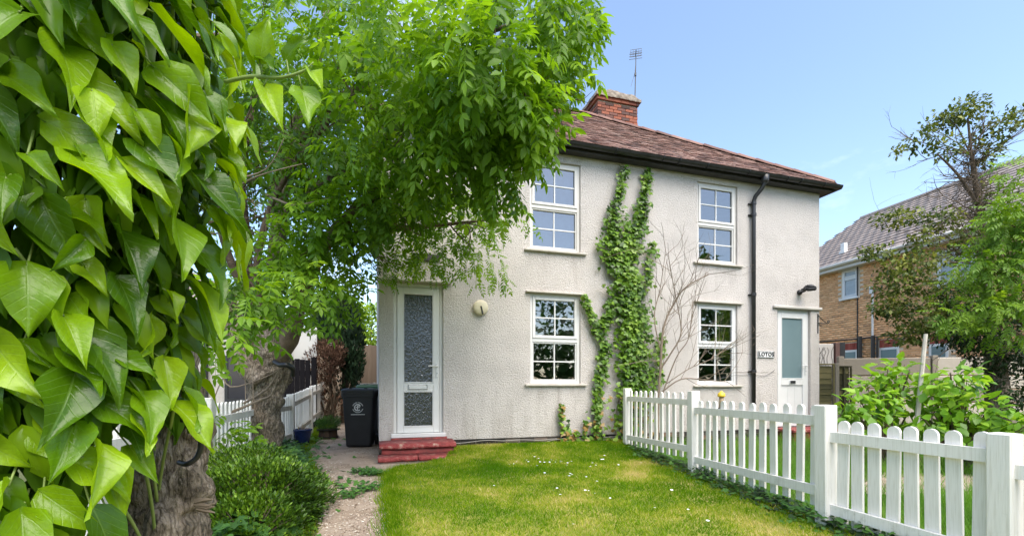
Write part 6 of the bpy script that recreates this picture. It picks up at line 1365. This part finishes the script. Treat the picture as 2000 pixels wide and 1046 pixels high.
blob_leaves('crown', local_blobs([blob(1960, 660, 7.6, 60, 70, .6, 2600), blob(1900, 640, 7.7, 60, 46, .5, 1500), blob(1985, 740, 7.4, 40, 60, .4, 1100), blob(1880, 590, 7.8, 40, 40, .4, 600)], np.array(dk.location)), scaled(SMALL, .45), .075, M['darkleaf'], dk, (.5, .6, -.2), .4, .45, .03, 3)
mb = MB(); bark_tube(mb, [(.1, 0, 0), (.05, 0, .7), (.1, 0, 1.8)], [.17, .13, .06], 10, 4, .2); mb.build('trunk', M['bark'], dk, True)
el = empty('ash_sapling', P(2040, 760, 6.6), 0, 'fresh light green feathery leaved tree at the right edge', 'tree'); el.location.z = 0; eo_ = np.array(el.location)
eb = [blob(1965, 470, 6.6, 42, 50, .5, 105), blob(2000, 400, 6.6, 34, 50, .5, 75), blob(1985, 330, 6.7, 14, 28, .3, 22), blob(1940, 530, 6.5, 40, 40, .4, 75), blob(1990, 560, 6.5, 42, 50, .5, 95), blob(1900, 520, 6.5, 20, 20, .2, 16), blob(1930, 600, 6.4, 48, 22, .4, 50), blob(2060, 460, 6.6, 60, 120, .8, 150), blob(1960, 640, 6.5, 46, 30, .4, 50), blob(1975, 440, 6.4, 40, 60, .3, 90), blob(1852, 615, 6.6, 18, 26, .2, 20), blob(1870, 560, 6.8, 16, 20, .2, 10)]
ps = []; 
for c, r, n in eb: p, v = ell_pts(c, r, int(n * 1.3), .8); ps.append((p, v))
pos = np.concatenate([p for p, v in ps]) - eo_[None]; out = np.concatenate([v for p, v in ps]); n = len(pos)
V, F = pinnate(4, .38, .34, .30, 58); axis = out * .5 + unit(n) * .5 + np.array([[-.3, -.2, -.25]]); sh = np.array([noise.noise(Vector(p * 2.2)) for p in pos])
scatter('crown', V, F, pos, basis(axis, np.array([[0, -.2, 1.]]) + unit(n) * .35), rng.uniform(.16, .26, n), M['elder'], np.clip(.55 + .5 * sh + rng.normal(size=n) * .15, 0, 1), el)
mb = MB(); bark_tube(mb, [(0, 0, 0), (-.1, 0, 1.5), (-.05, 0, 3.0), (-.1, 0, 4.2)], [.1, .08, .06, .02], 8, 4, .1)
for c, r, n in local_blobs(eb, eo_): mb.tube(smooth_path([(-.08, 0, max(.6, c[2] - .5)), ((c[0] - .08) * .5, c[1] * .5, c[2] - .1), c], 3), [.03, .026, .02, .016, .012, .009, .006], 5)
mb.build('trunk', M['bark_dark'], el, True)

RT = ['broad leafy tree across the road mirrored in the lower left window', 'rounded tree across the road standing between two others in the reflection', 'tall narrow tree mirrored in the lower right window', 'spreading tree furthest along the road behind the viewer', 'low leafy tree across the road mirrored in the left front door glass']
# ---- 10. trees across the road behind the viewer, mirrored in the panes
for i, (x, y, h, r) in enumerate(((9.5, -11, 7.2, 3.0), (15, -8.5, 7.6, 3.2), (19.5, -4.0, 9.2, 2.6), (24, -1, 7, 3.2), (4, -13, 6.4, 3))):
    e = empty('roadside_tree', (x, y, 0), 0, RT[i], 'tree', 'trees across the road')
    blob_leaves('crown', [((0, 0, h * .52), (r, r, h * .45), 1900), ((r * .5, .4, h * .3), (r * .9, r * .9, h * .3), 900)], scaled(SMALL, .7), .42, M['herb'], e, (.5, .5, -.2), .4, .5, .1, 2)
    mb = MB(); bark_tube(mb, [(0, 0, 0), (.1, 0, h * .3), (0, .1, h * .7)], [.25, .2, .06], 8, 4, .1); mb.build('trunk', M['bark_dark'], e)
